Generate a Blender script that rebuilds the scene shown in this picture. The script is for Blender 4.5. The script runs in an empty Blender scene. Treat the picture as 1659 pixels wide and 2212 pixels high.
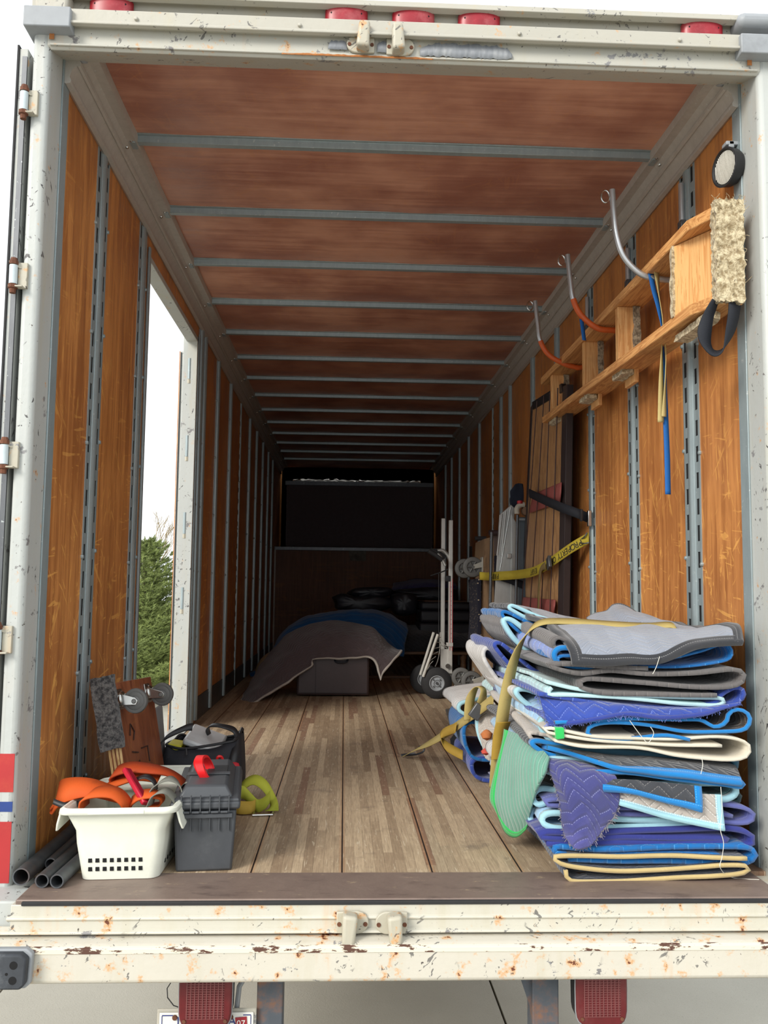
import bpy, bmesh, math, random
from mathutils import Vector, Matrix, noise
random.seed(7)
SC = bpy.context.scene
COL = SC.collection
# ------------------------------------------------------------------ camera
CAM = Vector((-0.1828, -2.9834, 0.9044))
YAW, PITCH, ROLL, FPX = 0.0436991, 0.0884608, 0.0112037, 1911.4
_fw = Vector((math.sin(YAW)*math.cos(PITCH), math.cos(YAW)*math.cos(PITCH), math.sin(PITCH)))
_rt = Vector((math.cos(YAW), -math.sin(YAW), 0))
_up = _rt.cross(_fw)
RT = _rt*math.cos(ROLL) + _up*math.sin(ROLL)
UP = -_rt*math.sin(ROLL) + _up*math.cos(ROLL)
cd = bpy.data.cameras.new('camera')
cam = bpy.data.objects.new('camera', cd); COL.objects.link(cam)
cd.sensor_fit = 'VERTICAL'; cd.sensor_height = 24; cd.lens = FPX/2212*24
cd.clip_start = 0.05; cd.clip_end = 300
M = Matrix((RT, UP, -_fw)).transposed().to_4x4(); M.translation = CAM
cam.matrix_world = M
SC.camera = cam
# ------------------------------------------------------------------ light
SC.view_settings.view_transform = 'Standard'
SC.view_settings.look = 'None'
SC.view_settings.gamma = 1
SC.view_settings.exposure = 0.42
wd = bpy.data.worlds.new('overcast_sky'); SC.world = wd; wd.use_nodes = True
bg = wd.node_tree.nodes['Background']
bg.inputs[0].default_value = (0.93, 0.97, 1.0, 1); bg.inputs[1].default_value = 1.12
sd = bpy.data.lights.new('hazy_sun', 'SUN'); sd.energy = 2.5; sd.angle = math.radians(22); sd.color = (1, .95, .87)
so = bpy.data.objects.new('hazy_sun', sd); COL.objects.link(so); so.location = (-4, -8, 8)
so.rotation_euler = Vector((0.62, 0.72, -0.50)).to_track_quat('-Z', 'Y').to_euler()

def A(px, py, x=None, y=None, z=None):
    """point of a known plane of the truck seen in direction px,py of the 1659x2212 view"""
    d = _fw + RT*((px-829.5)/FPX) - UP*((py-1106)/FPX)
    t = (x-CAM.x)/d.x if x is not None else (y-CAM.y)/d.y if y is not None else (z-CAM.z)/d.z
    return CAM + d*t

# ------------------------------------------------------------------ object helpers
def tag(o, label=None, cat=None, group=None, kind=None):
    if label: o['label'] = label
    if cat: o['category'] = cat
    if group: o['group'] = group
    if kind: o['kind'] = kind
    return o
def empty(name, loc, label, cat, group=None):
    o = bpy.data.objects.new(name, None); COL.objects.link(o); o.location = loc; o.empty_display_size = .05
    return tag(o, label, cat, group)
def copy_tree(o, parent=None):
    c = o.copy(); COL.objects.link(c)
    if parent: c.parent = parent
    for ch in list(o.children): copy_tree(ch, c)
    return c
def nz(x, y, z=0.0):
    return noise.noise(Vector((x, y, z)))

class MB:
    def __init__(s): s.bm = bmesh.new(); s.uv = None
    def box(s, c, d, rot=None):
        r = bmesh.ops.create_cube(s.bm, size=1)
        m = Matrix.Translation(Vector(c)) @ (rot.to_4x4() if rot else Matrix()) @ Matrix.Diagonal((d[0], d[1], d[2], 1))
        bmesh.ops.transform(s.bm, matrix=m, verts=r['verts']); return s
    def b2(s, lo, hi):
        lo, hi = Vector(lo), Vector(hi); return s.box((lo+hi)/2, hi-lo)
    def tube(s, pts, r, n=12, caps=True, radii=None):
        pts = [Vector(p) for p in pts]; rings = []
        up = None
        for i, p in enumerate(pts):
            t = (pts[min(i+1, len(pts)-1)]-pts[max(i-1, 0)]).normalized()
            if up is None:
                up = Vector((0, 0, 1)) if abs(t.z) < .9 else Vector((1, 0, 0))
            a = t.cross(up).normalized(); b = a.cross(t).normalized(); up = b
            rr = radii[i] if radii else r
            rings.append([s.bm.verts.new(p+a*(rr*math.cos(2*math.pi*k/n))+b*(rr*math.sin(2*math.pi*k/n))) for k in range(n)])
        for q, w in zip(rings, rings[1:]):
            for k in range(n): s.bm.faces.new((q[k], q[(k+1) % n], w[(k+1) % n], w[k]))
        if caps:
            s.bm.faces.new(rings[0][::-1]); s.bm.faces.new(rings[-1])
        return s
    def pipe(s, a, b, ro, ri, n=24):
        a, b = Vector(a), Vector(b); t = (b-a).normalized()
        u = t.orthogonal().normalized(); v = t.cross(u)
        R = [[s.bm.verts.new(p+u*(r*math.cos(2*math.pi*k/n))+v*(r*math.sin(2*math.pi*k/n))) for k in range(n)] for p, r in ((a, ro), (b, ro), (b, ri), (a, ri))]
        for j in range(4):
            q, w = R[j], R[(j+1) % 4]
            for k in range(n): s.bm.faces.new((q[k], q[(k+1) % n], w[(k+1) % n], w[k]))
        return s
    def lathe(s, c, axis, prof, n=32):
        """prof: list of (distance along axis, radius)"""
        c = Vector(c); t = Vector(axis).normalized(); u = t.orthogonal().normalized(); v = t.cross(u); prev = None
        for h, r in prof:
            if r < 1e-5: ring = [s.bm.verts.new(c+t*h)]
            else: ring = [s.bm.verts.new(c+t*h+u*(r*math.cos(2*math.pi*k/n))+v*(r*math.sin(2*math.pi*k/n))) for k in range(n)]
            if prev:
                for k in range(n):
                    k2 = (k+1) % n
                    if len(prev) == 1 and len(ring) > 1: s.bm.faces.new((prev[0], ring[k2], ring[k]))
                    elif len(ring) == 1 and len(prev) > 1: s.bm.faces.new((prev[k], prev[k2], ring[0]))
                    elif len(ring) > 1: s.bm.faces.new((prev[k], prev[k2], ring[k2], ring[k]))
            prev = ring
        return s
    def prism(s, pts, axis, d):
        """extrude polygon pts by vector axis*d"""
        e = Vector(axis)*d
        a = [s.bm.verts.new(Vector(p)) for p in pts]; b = [s.bm.verts.new(Vector(p)+e) for p in pts]
        n = len(pts); s.bm.faces.new(a); s.bm.faces.new(b[::-1])
        for i in range(n): s.bm.faces.new((a[i], b[i], b[(i+1) % n], a[(i+1) % n]))
        return s
    def grid(s, rows, uvs=None):
        V = [[s.bm.verts.new(Vector(p)) for p in r] for r in rows]
        if s.uv is None: s.uv = s.bm.loops.layers.uv.new('UVMap')
        for i in range(len(rows)-1):
            for j in range(len(rows[0])-1):
                f = s.bm.faces.new((V[i][j], V[i+1][j], V[i+1][j+1], V[i][j+1]))
                if uvs:
                    for l, (a, b) in zip(f.loops, ((i, j), (i+1, j), (i+1, j+1), (i, j+1))): l[s.uv].uv = uvs[a][b]
        return s
    def build(s, name, mat, parent=None, bevel=0, solid=0, sub=0, smooth=True, off=0, kind=None, label=None, segs=2):
        bmesh.ops.recalc_face_normals(s.bm, faces=s.bm.faces)
        me = bpy.data.meshes.new(name); s.bm.to_mesh(me); s.bm.free()
        o = bpy.data.objects.new(name, me); COL.objects.link(o)
        me.materials.append(mat)
        if smooth:
            for p in me.polygons: p.use_smooth = True
            me.set_sharp_from_angle(angle=math.radians(38))
        if sub:
            m = o.modifiers.new('sub', 'SUBSURF'); m.levels = sub; m.render_levels = sub
        if solid:
            m = o.modifiers.new('sol', 'SOLIDIFY'); m.thickness = solid; m.offset = off
        if bevel:
            m = o.modifiers.new('bev', 'BEVEL'); m.width = bevel; m.segments = segs; m.limit_method = 'ANGLE'; m.angle_limit = math.radians(38)
        if parent:
            o.parent = parent; o.matrix_parent_inverse = parent.matrix_basis.inverted()
        if kind: o['kind'] = kind
        if label: o['label'] = label
        return o
def struct(o): o['kind'] = 'structure'; return o

def cr(pts, n):
    """Catmull-Rom resample of a point list to n points"""
    P = [Vector(p) for p in pts]; m = len(P)-1; out = []
    for i in range(n):
        u = i/(n-1)*m; k = min(int(u), m-1); f = u-k
        p0 = P[max(k-1, 0)]; p1 = P[k]; p2 = P[k+1]; p3 = P[min(k+2, m)]
        out.append(.5*((2*p1)+(p2-p0)*f+(2*p0-5*p1+4*p2-p3)*f*f+(3*p1-p0-3*p2+p3)*f**3))
    return out
def even(pts, n):
    """resample polyline evenly"""
    L = [0]
    for a, b in zip(pts, pts[1:]): L.append(L[-1]+(b-a).length)
    out = []; j = 0
    for i in range(n):
        t = L[-1]*i/(n-1)
        while j < len(L)-2 and L[j+1] < t: j += 1
        d = L[j+1]-L[j] or 1
        out.append(pts[j].lerp(pts[j+1], (t-L[j])/d))
    return out, L[-1]
def bic(ctrl, n, m):
    """bicubic resample of a control grid"""
    rows = [cr(r, m) for r in ctrl]
    cols = [cr([rows[i][j] for i in range(len(rows))], n) for j in range(m)]
    return [[cols[j][i] for j in range(m)] for i in range(n)]
def strap(name, pts, wv, w, mat, parent=None, thick=.003, n=48, label=None):
    """webbing ribbon: wv one width vector or a list (one per control point)"""
    if not isinstance(wv, list): wv = [wv]*len(pts)
    P = cr(pts, n); W = cr([Vector(v).normalized() for v in wv], n)
    L = 0; rows = []; uvs = []
    for i, (p, v) in enumerate(zip(P, W)):
        if i: L += (P[i]-P[i-1]).length
        v = v.normalized()*(w/2); rows.append([p-v, p, p+v]); uvs.append([(L, -w/2), (L, 0), (L, w/2)])
    return MB().grid(rows, uvs).build(name, mat, parent, solid=thick, label=label)
def letters(txt, size, mat, name, parent, origin, xd, yd, ext=.0006, align='CENTER'):
    c = bpy.data.curves.new('lettering', 'FONT'); c.body = txt; c.size = size; c.align_x = align; c.align_y = 'CENTER'; c.extrude = ext
    t = bpy.data.objects.new('lettering', c)
    me = bpy.data.meshes.new_from_object(t); bpy.data.objects.remove(t); bpy.data.curves.remove(c)
    me.materials.clear(); me.materials.append(mat)
    xd = Vector(xd).normalized(); yd = Vector(yd); yd = (yd-xd*yd.dot(xd)).normalized(); zd = xd.cross(yd)
    m = Matrix((xd, yd, zd)).transposed().to_4x4(); m.translation = Vector(origin)
    me.transform(m); me.name = name
    o = bpy.data.objects.new(name, me); COL.objects.link(o)
    if parent: o.parent = parent; o.matrix_parent_inverse = parent.matrix_basis.inverted()
    return o

# ------------------------------------------------------------------ materials
def srgb(r, g, b):
    f = lambda c: (c/255/12.92) if c/255 <= .04045 else ((c/255+.055)/1.055)**2.4
    return (f(r), f(g), f(b), 1)
class NT:
    def __init__(s, name):
        s.m = bpy.data.materials.new(name); s.m.use_nodes = True; s.t = s.m.node_tree
        s.b = s.t.nodes['Principled BSDF']; s.tc = s.t.nodes.new('ShaderNodeTexCoord')
    def n(s, typ, **kw):
        x = s.t.nodes.new(typ)
        for k, v in kw.items(): setattr(x, k, v)
        return x
    def put(s, node, i, v):
        if isinstance(v, bpy.types.NodeSocket): s.t.links.new(v, node.inputs[i])
        elif v is not None: node.inputs[i].default_value = v
    def map(s, scale=(1, 1, 1), rot=(0, 0, 0), co='Object', loc=(0, 0, 0)):
        m = s.n('ShaderNodeMapping'); s.t.links.new(s.tc.outputs[co], m.inputs[0])
        m.inputs[3].default_value = scale; m.inputs[2].default_value = rot; m.inputs[1].default_value = loc; return m.outputs[0]
    def noise(s, sc, vec=None, det=4, rough=.55, dist=0):
        x = s.n('ShaderNodeTexNoise'); s.put(x, 'Vector', vec or s.tc.outputs['Object']); s.put(x, 'Scale', sc); s.put(x, 'Detail', det); s.put(x, 'Roughness', rough); s.put(x, 'Distortion', dist)
        return x.outputs[0]
    def math(s, op, a, b=None, c=None, clamp=False):
        x = s.n('ShaderNodeMath', operation=op); x.use_clamp = clamp
        s.put(x, 0, a)
        if b is not None: s.put(x, 1, b)
        if c is not None: s.put(x, 2, c)
        return x.outputs[0]
    def ss(s, v, a, b, lo=0., hi=1.):
        x = s.n('ShaderNodeMapRange', interpolation_type='SMOOTHSTEP'); s.put(x, 0, v); s.put(x, 1, a); s.put(x, 2, b); s.put(x, 3, lo); s.put(x, 4, hi); return x.outputs[0]
    def mix(s, f, a, b):
        x = s.n('ShaderNodeMix', data_type='RGBA'); s.put(x, 0, f); s.put(x, 6, a); s.put(x, 7, b); return x.outputs[2]
    def xyz(s, vec):
        x = s.n('ShaderNodeSeparateXYZ'); s.put(x, 0, vec); return x.outputs
    def white(s, vec, dim='3D'):
        x = s.n('ShaderNodeTexWhiteNoise', noise_dimensions=dim); s.put(x, 'W' if dim == '1D' else 'Vector', vec); return x.outputs[0]
    def comb(s, x, y, z=0.):
        c = s.n('ShaderNodeCombineXYZ'); s.put(c, 0, x); s.put(c, 1, y); s.put(c, 2, z); return c.outputs[0]
    def bump(s, h, st=.3, d=.01):
        x = s.n('ShaderNodeBump'); s.put(x, 'Height', h); s.put(x, 'Strength', st); s.put(x, 'Distance', d); s.t.links.new(x.outputs[0], s.b.inputs['Normal']); return x.outputs[0]
    def done(s, col, rough=.6, metal=0., spec=None):
        s.put(s.b, 'Base Color', col); s.put(s.b, 'Roughness', rough); s.put(s.b, 'Metallic', metal)
        if spec is not None: s.put(s.b, 'Specular IOR Level', spec)
        return s.m
def plain(name, rgb, rough=.6, metal=0., var=.12, sc=25, bump=0, bsc=60, spec=None, dirt=None, dirtamt=.5):
    t = NT(name); c = srgb(*rgb); d = tuple(v*(1-var*2) for v in c[:3])+(1,)
    col = t.mix(t.noise(sc), d, tuple(min(1, v*(1+var)) for v in c[:3])+(1,))
    if dirt: col = t.mix(t.ss(t.noise(6, det=8, rough=.7), .5, .7, 0., dirtamt), col, srgb(*dirt))
    if bump: t.bump(t.noise(bsc, det=6), bump, .004)
    return t.done(col, rough, metal, spec)

def painted(name, base=(212, 216, 212), rust=.5, chips=.5, stain=.4, scuff=.8):
    """old white paint on steel: rust blooms, chipped patches, streaks"""
    t = NT(name)
    base = [v*.85 for v in base]; c = t.mix(t.noise(3, det=6), srgb(*[v*.93 for v in base]), srgb(*base))
    g = t.ss(t.noise(9, t.map((1, 1, .12)), det=6, rough=.65), .5, .75, 0., stain)
    c = t.mix(g, c, srgb(176, 168, 142))
    n1 = t.noise(16, det=8, rough=.68); halo = t.ss(n1, .62-.07*rust, .70-.06*rust)
    st = t.noise(30, t.map((1, 1, .10)), det=4)
    hs = t.math('MULTIPLY', t.ss(t.noise(3.2, det=3), .45, .62), t.ss(st, .5, .72))
    c = t.mix(t.math('MULTIPLY', t.math('MAXIMUM', halo, t.math('MULTIPLY', hs, .45*rust)), .75), c, srgb(200, 146, 84))
    core = t.ss(n1, .70-.06*rust, .715-.06*rust)
    c = t.mix(core, c, srgb(98, 52, 34))
    n2 = t.noise(11, t.map((1, 1, 1.3), loc=(5, 2, 1)), det=10, rough=.72)
    chip = t.ss(n2, .655-.07*chips, .662-.07*chips)
    c = t.mix(chip, c, t.mix(t.noise(3, t.map(loc=(9, 0, 0))), srgb(92, 84, 80), srgb(150, 152, 154)))
    n3 = t.ss(t.noise(70, t.map((1, .4, .7)), det=3), .70, .73)
    c = t.mix(n3, c, srgb(90, 84, 78))
    for i, ry in enumerate((.7, -.5)):
        m0 = t.n('ShaderNodeMapping'); t.t.links.new(t.map(rot=(ry, ry*.8, ry), loc=(i*3., i, 2)), m0.inputs[0]); m0.inputs[3].default_value = (30, 46, 4)
        s1 = t.ss(t.noise(1.5, m0.outputs[0], det=3, dist=.7), .645, .66)
        mk = t.ss(t.noise(5, t.map(loc=(i*4, 8, 1)), det=3), .54, .60)
        c = t.mix(t.math('MULTIPLY', t.math('MULTIPLY', s1, mk), scuff), c, srgb(78, 76, 76))
    t.bump(t.math('ADD', t.math('MULTIPLY', chip, -.6), t.noise(45)), .25, .004)
    return t.done(c, .5)

def wood_ply(name, c1, c2, scr=(205, 140, 62), grain='z', scratch=1.0, dark=None, rough=.42):
    """varnished plywood: stretched grain, blotches, scratches worn through the varnish"""
    t = NT(name)
    sc = {'z': (9, 9, .55), 'x': (.5, 9, 9)}[grain]
    g = t.noise(3.5, t.map(sc), det=8, rough=.62, dist=.4)
    bl = t.noise(2.0, det=4)
    c = t.mix(t.ss(t.math('ADD', t.math('MULTIPLY', g, .65 if grain == 'z' else .3), t.math('MULTIPLY', bl, .35 if grain == 'z' else .7)), .36, .64), srgb(*c1), srgb(*c2))
    fine = t.noise(40, t.map({'z': (6, 6, .25), 'x': (.25, 6, 6)}[grain]), det=3)
    c = t.mix(t.ss(fine, .55, .8, 0., .35 if grain == 'z' else .15), c, srgb(*[v*.62 for v in c1]))
    if dark: c = t.mix(t.ss(t.noise(1.1, det=5), .55, .72, 0., .6), c, srgb(*dark))
    if scratch:
        zr = t.ss(t.xyz(t.tc.outputs['Object'])[2], .2, 2.3, 1., .25) if grain == 'z' else .5
        for i, (rot, ln) in enumerate((((.5, 0, 0), 1), ((-.9, 0, 0), 1), ((1.45, 0, 0), 1), ((.1, 0, 0), 1))):
            m0 = t.n('ShaderNodeMapping'); t.t.links.new(t.map(rot=rot if grain == 'z' else (0, 0, rot[0]), loc=(i*3.1, i*1.7, i*2.2)), m0.inputs[0])
            m0.inputs[3].default_value = (1, 34, 3.5) if grain == 'z' else (34, 3.5, 1); m = m0.outputs[0]
            s1 = t.ss(t.noise(1.3, m, det=2, rough=.5, dist=.9), .63, .655)
            mk = t.ss(t.noise(4.5, t.map(loc=(i*7., 3, 1)), det=3), .49, .56)
            c = t.mix(t.math('MULTIPLY', t.math('MULTIPLY', s1, mk), t.math('MULTIPLY', zr, scratch*.62)), c, srgb(*scr))
        worn = t.ss(t.noise(7, t.map((1, 1.6, .8), loc=(2, 8, 4)), det=10, rough=.75), .60, .625)
        c = t.mix(t.math('MULTIPLY', worn, t.math('MULTIPLY', zr, .6*scratch)), c, srgb(*scr))
    t.bump(t.math('ADD', t.noise(1.6, det=2), t.math('MULTIPLY', fine, .03)), .35, .05)
    return t.done(c, t.ss(g, .3, .7, rough-.07, rough+.12), spec=.35)

def raw_wood(name, c1, c2, axis='y', rough=.65, sc=1., knots=False):
    t = NT(name)
    m = {'x': (.6, 14, 14), 'y': (14, .6, 14), 'z': (14, 14, .6)}[axis]
    g = t.noise(1.8*sc, t.map(m), det=6, rough=.6, dist=1.1)
    w = t.math('FRACT', t.math('MULTIPLY', g, 7.))
    c = t.mix(t.ss(w, .0, .8), srgb(*c1), srgb(*c2))
    c = t.mix(t.ss(t.noise(4), .55, .75, 0., .35), c, srgb(*[v*.6 for v in c1]))
    t.bump(w, .15, .003)
    return t.done(c, rough)

def quilt(name, rgb, stitch=None, pat='zig', sc=1., fuzz=.18, rough=.92, alt=None):
    """quilted moving blanket, uv in metres"""
    t = NT(name); u, v, _ = t.xyz(t.tc.outputs['UV'])
    wob = t.math('MULTIPLY', t.noise(9), .012)
    if pat == 'zig':
        tri = t.math('ABSOLUTE', t.math('SUBTRACT', t.math('FRACT', t.math('MULTIPLY', u, 14.*sc)), .5))
        h = t.math('ADD', t.math('MULTIPLY', v, 36.*sc), t.math('MULTIPLY', tri, 2.2))
    elif pat == 'wave':
        h = t.math('ADD', t.math('MULTIPLY', v, 34.*sc), t.math('MULTIPLY', t.math('SINE', t.math('MULTIPLY', u, 46.*sc)), .55))
    elif pat == 'vline': h = t.math('MULTIPLY', u, 46.*sc)
    else:
        h = t.math('MULTIPLY', v, 15.*sc)
    h = t.math('ADD', h, wob)
    f = t.math('ABSOLUTE', t.math('SUBTRACT', t.math('FRACT', h), .5))      # 0 at line
    ln = t.ss(f, .0, .055, 1., 0.); puff = t.ss(f, 0., .32)
    c0 = srgb(*rgb); c = t.mix(t.noise(7, det=5), tuple(x*(1-fuzz*1.6) for x in c0[:3])+(1,), tuple(min(1, x*(1+fuzz)) for x in c0[:3])+(1,))
    if alt: c = t.mix(t.ss(t.noise(5, det=6), .45, .6), c, srgb(*alt))
    c = t.mix(t.ss(t.noise(160, det=2), .6, .75, 0., .25), c, tuple(min(1, x*1.5+.03) for x in c0[:3])+(1,))
    st = srgb(*(stitch or [min(255, x*1.35+35) for x in rgb]))
    dash = t.ss(t.math('FRACT', t.math('MULTIPLY', u, 130.)), .25, .45)
    c = t.mix(t.math('MULTIPLY', t.math('MULTIPLY', ln, dash), .6), c, st)
    t.bump(t.math('ADD', t.math('ADD', t.math('MULTIPLY', puff, .9), t.math('MULTIPLY', t.noise(12, det=4), .7)), t.math('MULTIPLY', t.noise(300, det=2), .06)), .5, .008)
    t.put(t.b, 'Sheen Weight', .25); t.put(t.b, 'Sheen Roughness', .6)
    return t.done(c, rough, spec=.15)
def webbing(name, rgb, rgb2=None, rough=.7):
    t = NT(name); u, v, _ = t.xyz(t.tc.outputs['UV'])
    c = t.mix(t.noise(8, det=6), srgb(*(rgb2 or [x*.8 for x in rgb])), srgb(*rgb))
    w = t.math('SINE', t.math('MULTIPLY', u, 1900.))
    c = t.mix(t.ss(t.noise(14, det=8, rough=.7), .55, .75, 0., .35), c, srgb(*[x*.6 for x in rgb]))
    t.bump(w, .2, .001)
    return t.done(c, rough, spec=.25)
def carpet(name, c1, c2, sc=90):
    t = NT(name); n = t.noise(sc, det=4, rough=.7)
    c = t.mix(t.ss(n, .35, .65), srgb(*c1), srgb(*c2))
    t.bump(n, 1., .008); t.put(t.b, 'Sheen Weight', .2)
    return t.done(c, 1., spec=.05)
def galv(name, c1=(112, 124, 128), c2=(150, 162, 164), rough=.42, metal=.3):
    t = NT(name); n = t.noise(30, t.map((1, 1, .3)), det=5, rough=.7)
    c = t.mix(n, srgb(*c1), srgb(*c2))
    c = t.mix(t.ss(t.noise(60, det=4), .66, .72, 0., .7), c, srgb(188, 194, 192))
    t.bump(n, .1, .002)
    return t.done(c, rough, metal)
# ------------------------------------------------------------------ material library
WHITE = painted('old_white_paint', (214, 218, 214), rust=.2, chips=.45, scuff=1.)
HEADW = painted('header_paint', (216, 214, 202), rust=.5, chips=.55)
SILLW = painted('sill_paint', (232, 228, 212), rust=.8, chips=.3)
BUMPW = painted('bumper_paint', (236, 230, 214), rust=1.0, chips=.35)
CREAM = painted('cream_paint', (210, 206, 192), rust=.15, chips=.1)
HARDW = painted('hardware_paint', (212, 206, 186), rust=.9, chips=.3)
PLYR = wood_ply('wall_plywood', (156, 97, 52), (202, 137, 76), scr=(240, 180, 96))
PLYC = wood_ply('ceiling_plywood', (156, 104, 88), (204, 152, 128), grain='x', scratch=.5, scr=(200, 140, 90), rough=.38)
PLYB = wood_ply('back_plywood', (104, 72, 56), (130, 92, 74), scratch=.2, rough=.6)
GALV = galv('galvanised_steel', (126, 140, 144), (164, 176, 178))
RAIL = galv('dull_aluminium', (158, 152, 144), (190, 184, 176), .5, .05)
ALU = galv('bright_aluminium', (165, 166, 162), (198, 199, 195), .35, .6)
STEEL = galv('dark_steel', (78, 80, 84), (112, 114, 116), .4, .7)
CHROME = plain('zinc_plate', (190, 190, 186), .22, 1.0, .1)
RUST = plain('rusty_iron', (112, 70, 50), .8, .2, .3, 40, bump=.3)
BLACK = plain('black_plastic', (32, 33, 36), .5, var=.15)
RUB = plain('black_rubber', (36, 36, 38), .75, var=.2, bump=.2)
GRUB = plain('grey_rubber', (92, 92, 90), .6, var=.12)
GREYP = plain('grey_paint', (146, 150, 154), .5, var=.06, dirt=(96, 96, 94), dirtamt=.3)
HOLE = plain('dark_hollow', (12, 12, 14), .9)  # near-black that stands in for the shade inside holes and slots

GAPW = .2915; GAPO = .322+GAPW/2
def floor_mat():
    t = NT('worn_hardwood_floor'); x, y, z = t.xyz(t.tc.outputs['Object'])
    xi = t.math('FLOOR', t.math('MULTIPLY', x, 1/.034)); r1 = t.white(xi, '1D')
    yi = t.math('FLOOR', t.math('ADD', t.math('MULTIPLY', y, 1/.95), t.math('MULTIPLY', r1, 5.)))
    cell = t.white(t.comb(xi, yi, 0.))
    c = t.mix(cell, srgb(144, 122, 98), srgb(198, 176, 146))
    c = t.mix(t.ss(cell, .90, .93, 0., .75), c, srgb(112, 72, 56))
    c = t.mix(t.ss(cell, .0, .06, .6, 0.), c, srgb(190, 172, 144))
    g = t.noise(6, t.map((30, 1.2, 1)), det=8, rough=.7)
    c = t.mix(t.ss(g, .35, .75, 0., .55), c, srgb(98, 80, 64))
    mott = t.noise(22, t.map((1.5, .8, 1)), det=8, rough=.75)
    c = t.mix(t.ss(mott, .52, .72, 0., .5), c, srgb(206, 186, 156))
    c = t.mix(t.ss(t.noise(5, t.map(loc=(3, 1, 0)), det=8, rough=.7), .56, .72, 0., .55), c, srgb(92, 82, 76))
    for i, rz in enumerate((.4, -1.0, 1.9)):
        s1 = t.ss(t.noise(1.4, t.map((70, 5, 1), rot=(0, 0, rz), loc=(i, 2*i, 0)), det=2, dist=.8), .68, .70)
        c = t.mix(t.math('MULTIPLY', s1, .5), c, srgb(210, 196, 172))
    fx = t.math('FRACT', t.math('MULTIPLY', t.math('ADD', x, GAPO), 1/GAPW))
    d = t.math('ABSOLUTE', t.math('SUBTRACT', fx, .5)); gap = t.ss(d, .487, .495)
    near = t.ss(d, .455, .48, 0., .35); c = t.mix(near, c, srgb(176, 128, 88))
    fs = t.math('ABSOLUTE', t.math('SUBTRACT', t.math('FRACT', t.math('MULTIPLY', x, 1/.034)), .5))
    c = t.mix(t.ss(fs, .47, .497, 0., .5), c, srgb(70, 54, 42))
    c = t.mix(gap, c, srgb(34, 24, 20))
    t.bump(t.math('ADD', t.math('MULTIPLY', g, .5), t.math('MULTIPLY', gap, -2.)), .4, .004)
    return t.done(c, .62, spec=.3)
FLOORM = floor_mat()
def conc():
    t = NT('concrete'); c = t.mix(t.noise(2, det=5), srgb(158, 154, 142), srgb(182, 178, 166))
    c = t.mix(t.ss(t.noise(120, det=3), .6, .75, 0., .5), c, srgb(122, 118, 108))
    c = t.mix(t.ss(t.noise(200, t.map(loc=(4, 4, 4)), det=2), .66, .75, 0., .5), c, srgb(214, 210, 200))
    t.bump(t.noise(150, det=4), .4, .004); return t.done(c, .85)
CONC = conc()
tt_ = NT('scuffed_threshold'); c_ = tt_.mix(tt_.noise(5, det=8, rough=.7), srgb(96, 80, 74), srgb(142, 124, 112))
c_ = tt_.mix(tt_.ss(tt_.noise(13, tt_.map((.35, 1, 1)), det=10, rough=.75), .52, .68, 0., .6), c_, srgb(72, 58, 54))
c_ = tt_.mix(tt_.ss(tt_.noise(20, tt_.map((.4, 1.2, 1), loc=(4, 1, 0)), det=10, rough=.75), .60, .66, 0., .75), c_, srgb(178, 158, 128))
tt_.bump(tt_.noise(30, det=6), .4, .003); THR = tt_.done(c_, .5, .1)

XL, XR, ZC = -1.188, 1.213, 2.80
# ------------------------------------------------------------------ ground
g = MB()
jx = [-30, -1.9, .62, 3.2, 30]
for i in range(4):
    for (ya, yb) in ((-9, -.02), (0, 4.3), (4.32, 8.6), (8.62, 14.2)):
        g.b2((jx[i]+.006, ya, -1.35), (jx[i+1]-.006, yb, -1.15))
# slabs turned so that joints run off at a slight angle
ground = struct(g.build('floor_driveway', CONC)); ground['kind'] = 'structure'
sub = struct(MB().b2((-40, -12, -1.5), (40, 14.2, -1.17)).build('floor_subbase', plain('dark_joint', (60, 56, 50), .9)))
dirt = plain('dry_lawn', (150, 134, 100), .95, var=.25, sc=4, bump=.8, bsc=30)
struct(MB().b2((-60, 14.2, -1.6), (60, 90, -1.13)).build('floor_lawn', dirt))
# ------------------------------------------------------------------ floor of the box
YE = 10.9
struct(MB().b2((XL-.02, -.045, -.06), (XR+.02, YE, 0)).build('floor', FLOORM))
th = MB().b2((-1.12, -.29, -.03), (1.16, -.045, .001))
th.build('trim_1', THR, bevel=.004)['kind'] = 'structure'
# ------------------------------------------------------------------ walls
def wall_l():
    m = MB(); x0, x1 = XL-.05, XL
    m.b2((x0, .0, 0), (x1, 1.37, ZC+.05)); m.b2((x0, 2.86, 0), (x1, YE, ZC+.05)); m.b2((x0, 1.37, 2.56), (x1, 2.86, ZC+.05))
    return m
struct(wall_l().build('wall_left', PLYR))
struct(MB().b2((XR, 0, 0), (XR+.05, YE, ZC+.05)).build('wall_right', PLYR))
WS = painted('outside_skin', (214, 218, 216), .1, .05)
m = MB()
m.b2((XL-.065, 0, -.3), (XL-.052, 1.37, 2.9)); m.b2((XL-.065, 2.86, -.3), (XL-.052, YE, 2.9)); m.b2((XL-.065, 1.37, 2.56), (XL-.052, 2.86, 2.9)); m.b2((XL-.065, 1.37, -.3), (XL-.052, 2.86, -.03))
m.b2((XR+.052, 0, -.3), (XR+.065, YE, 2.9)); m.b2((XL-.06, YE, -.3), (XR+.06, YE+.02, 2.9))
struct(m.build('wall_outside', WS))
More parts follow.
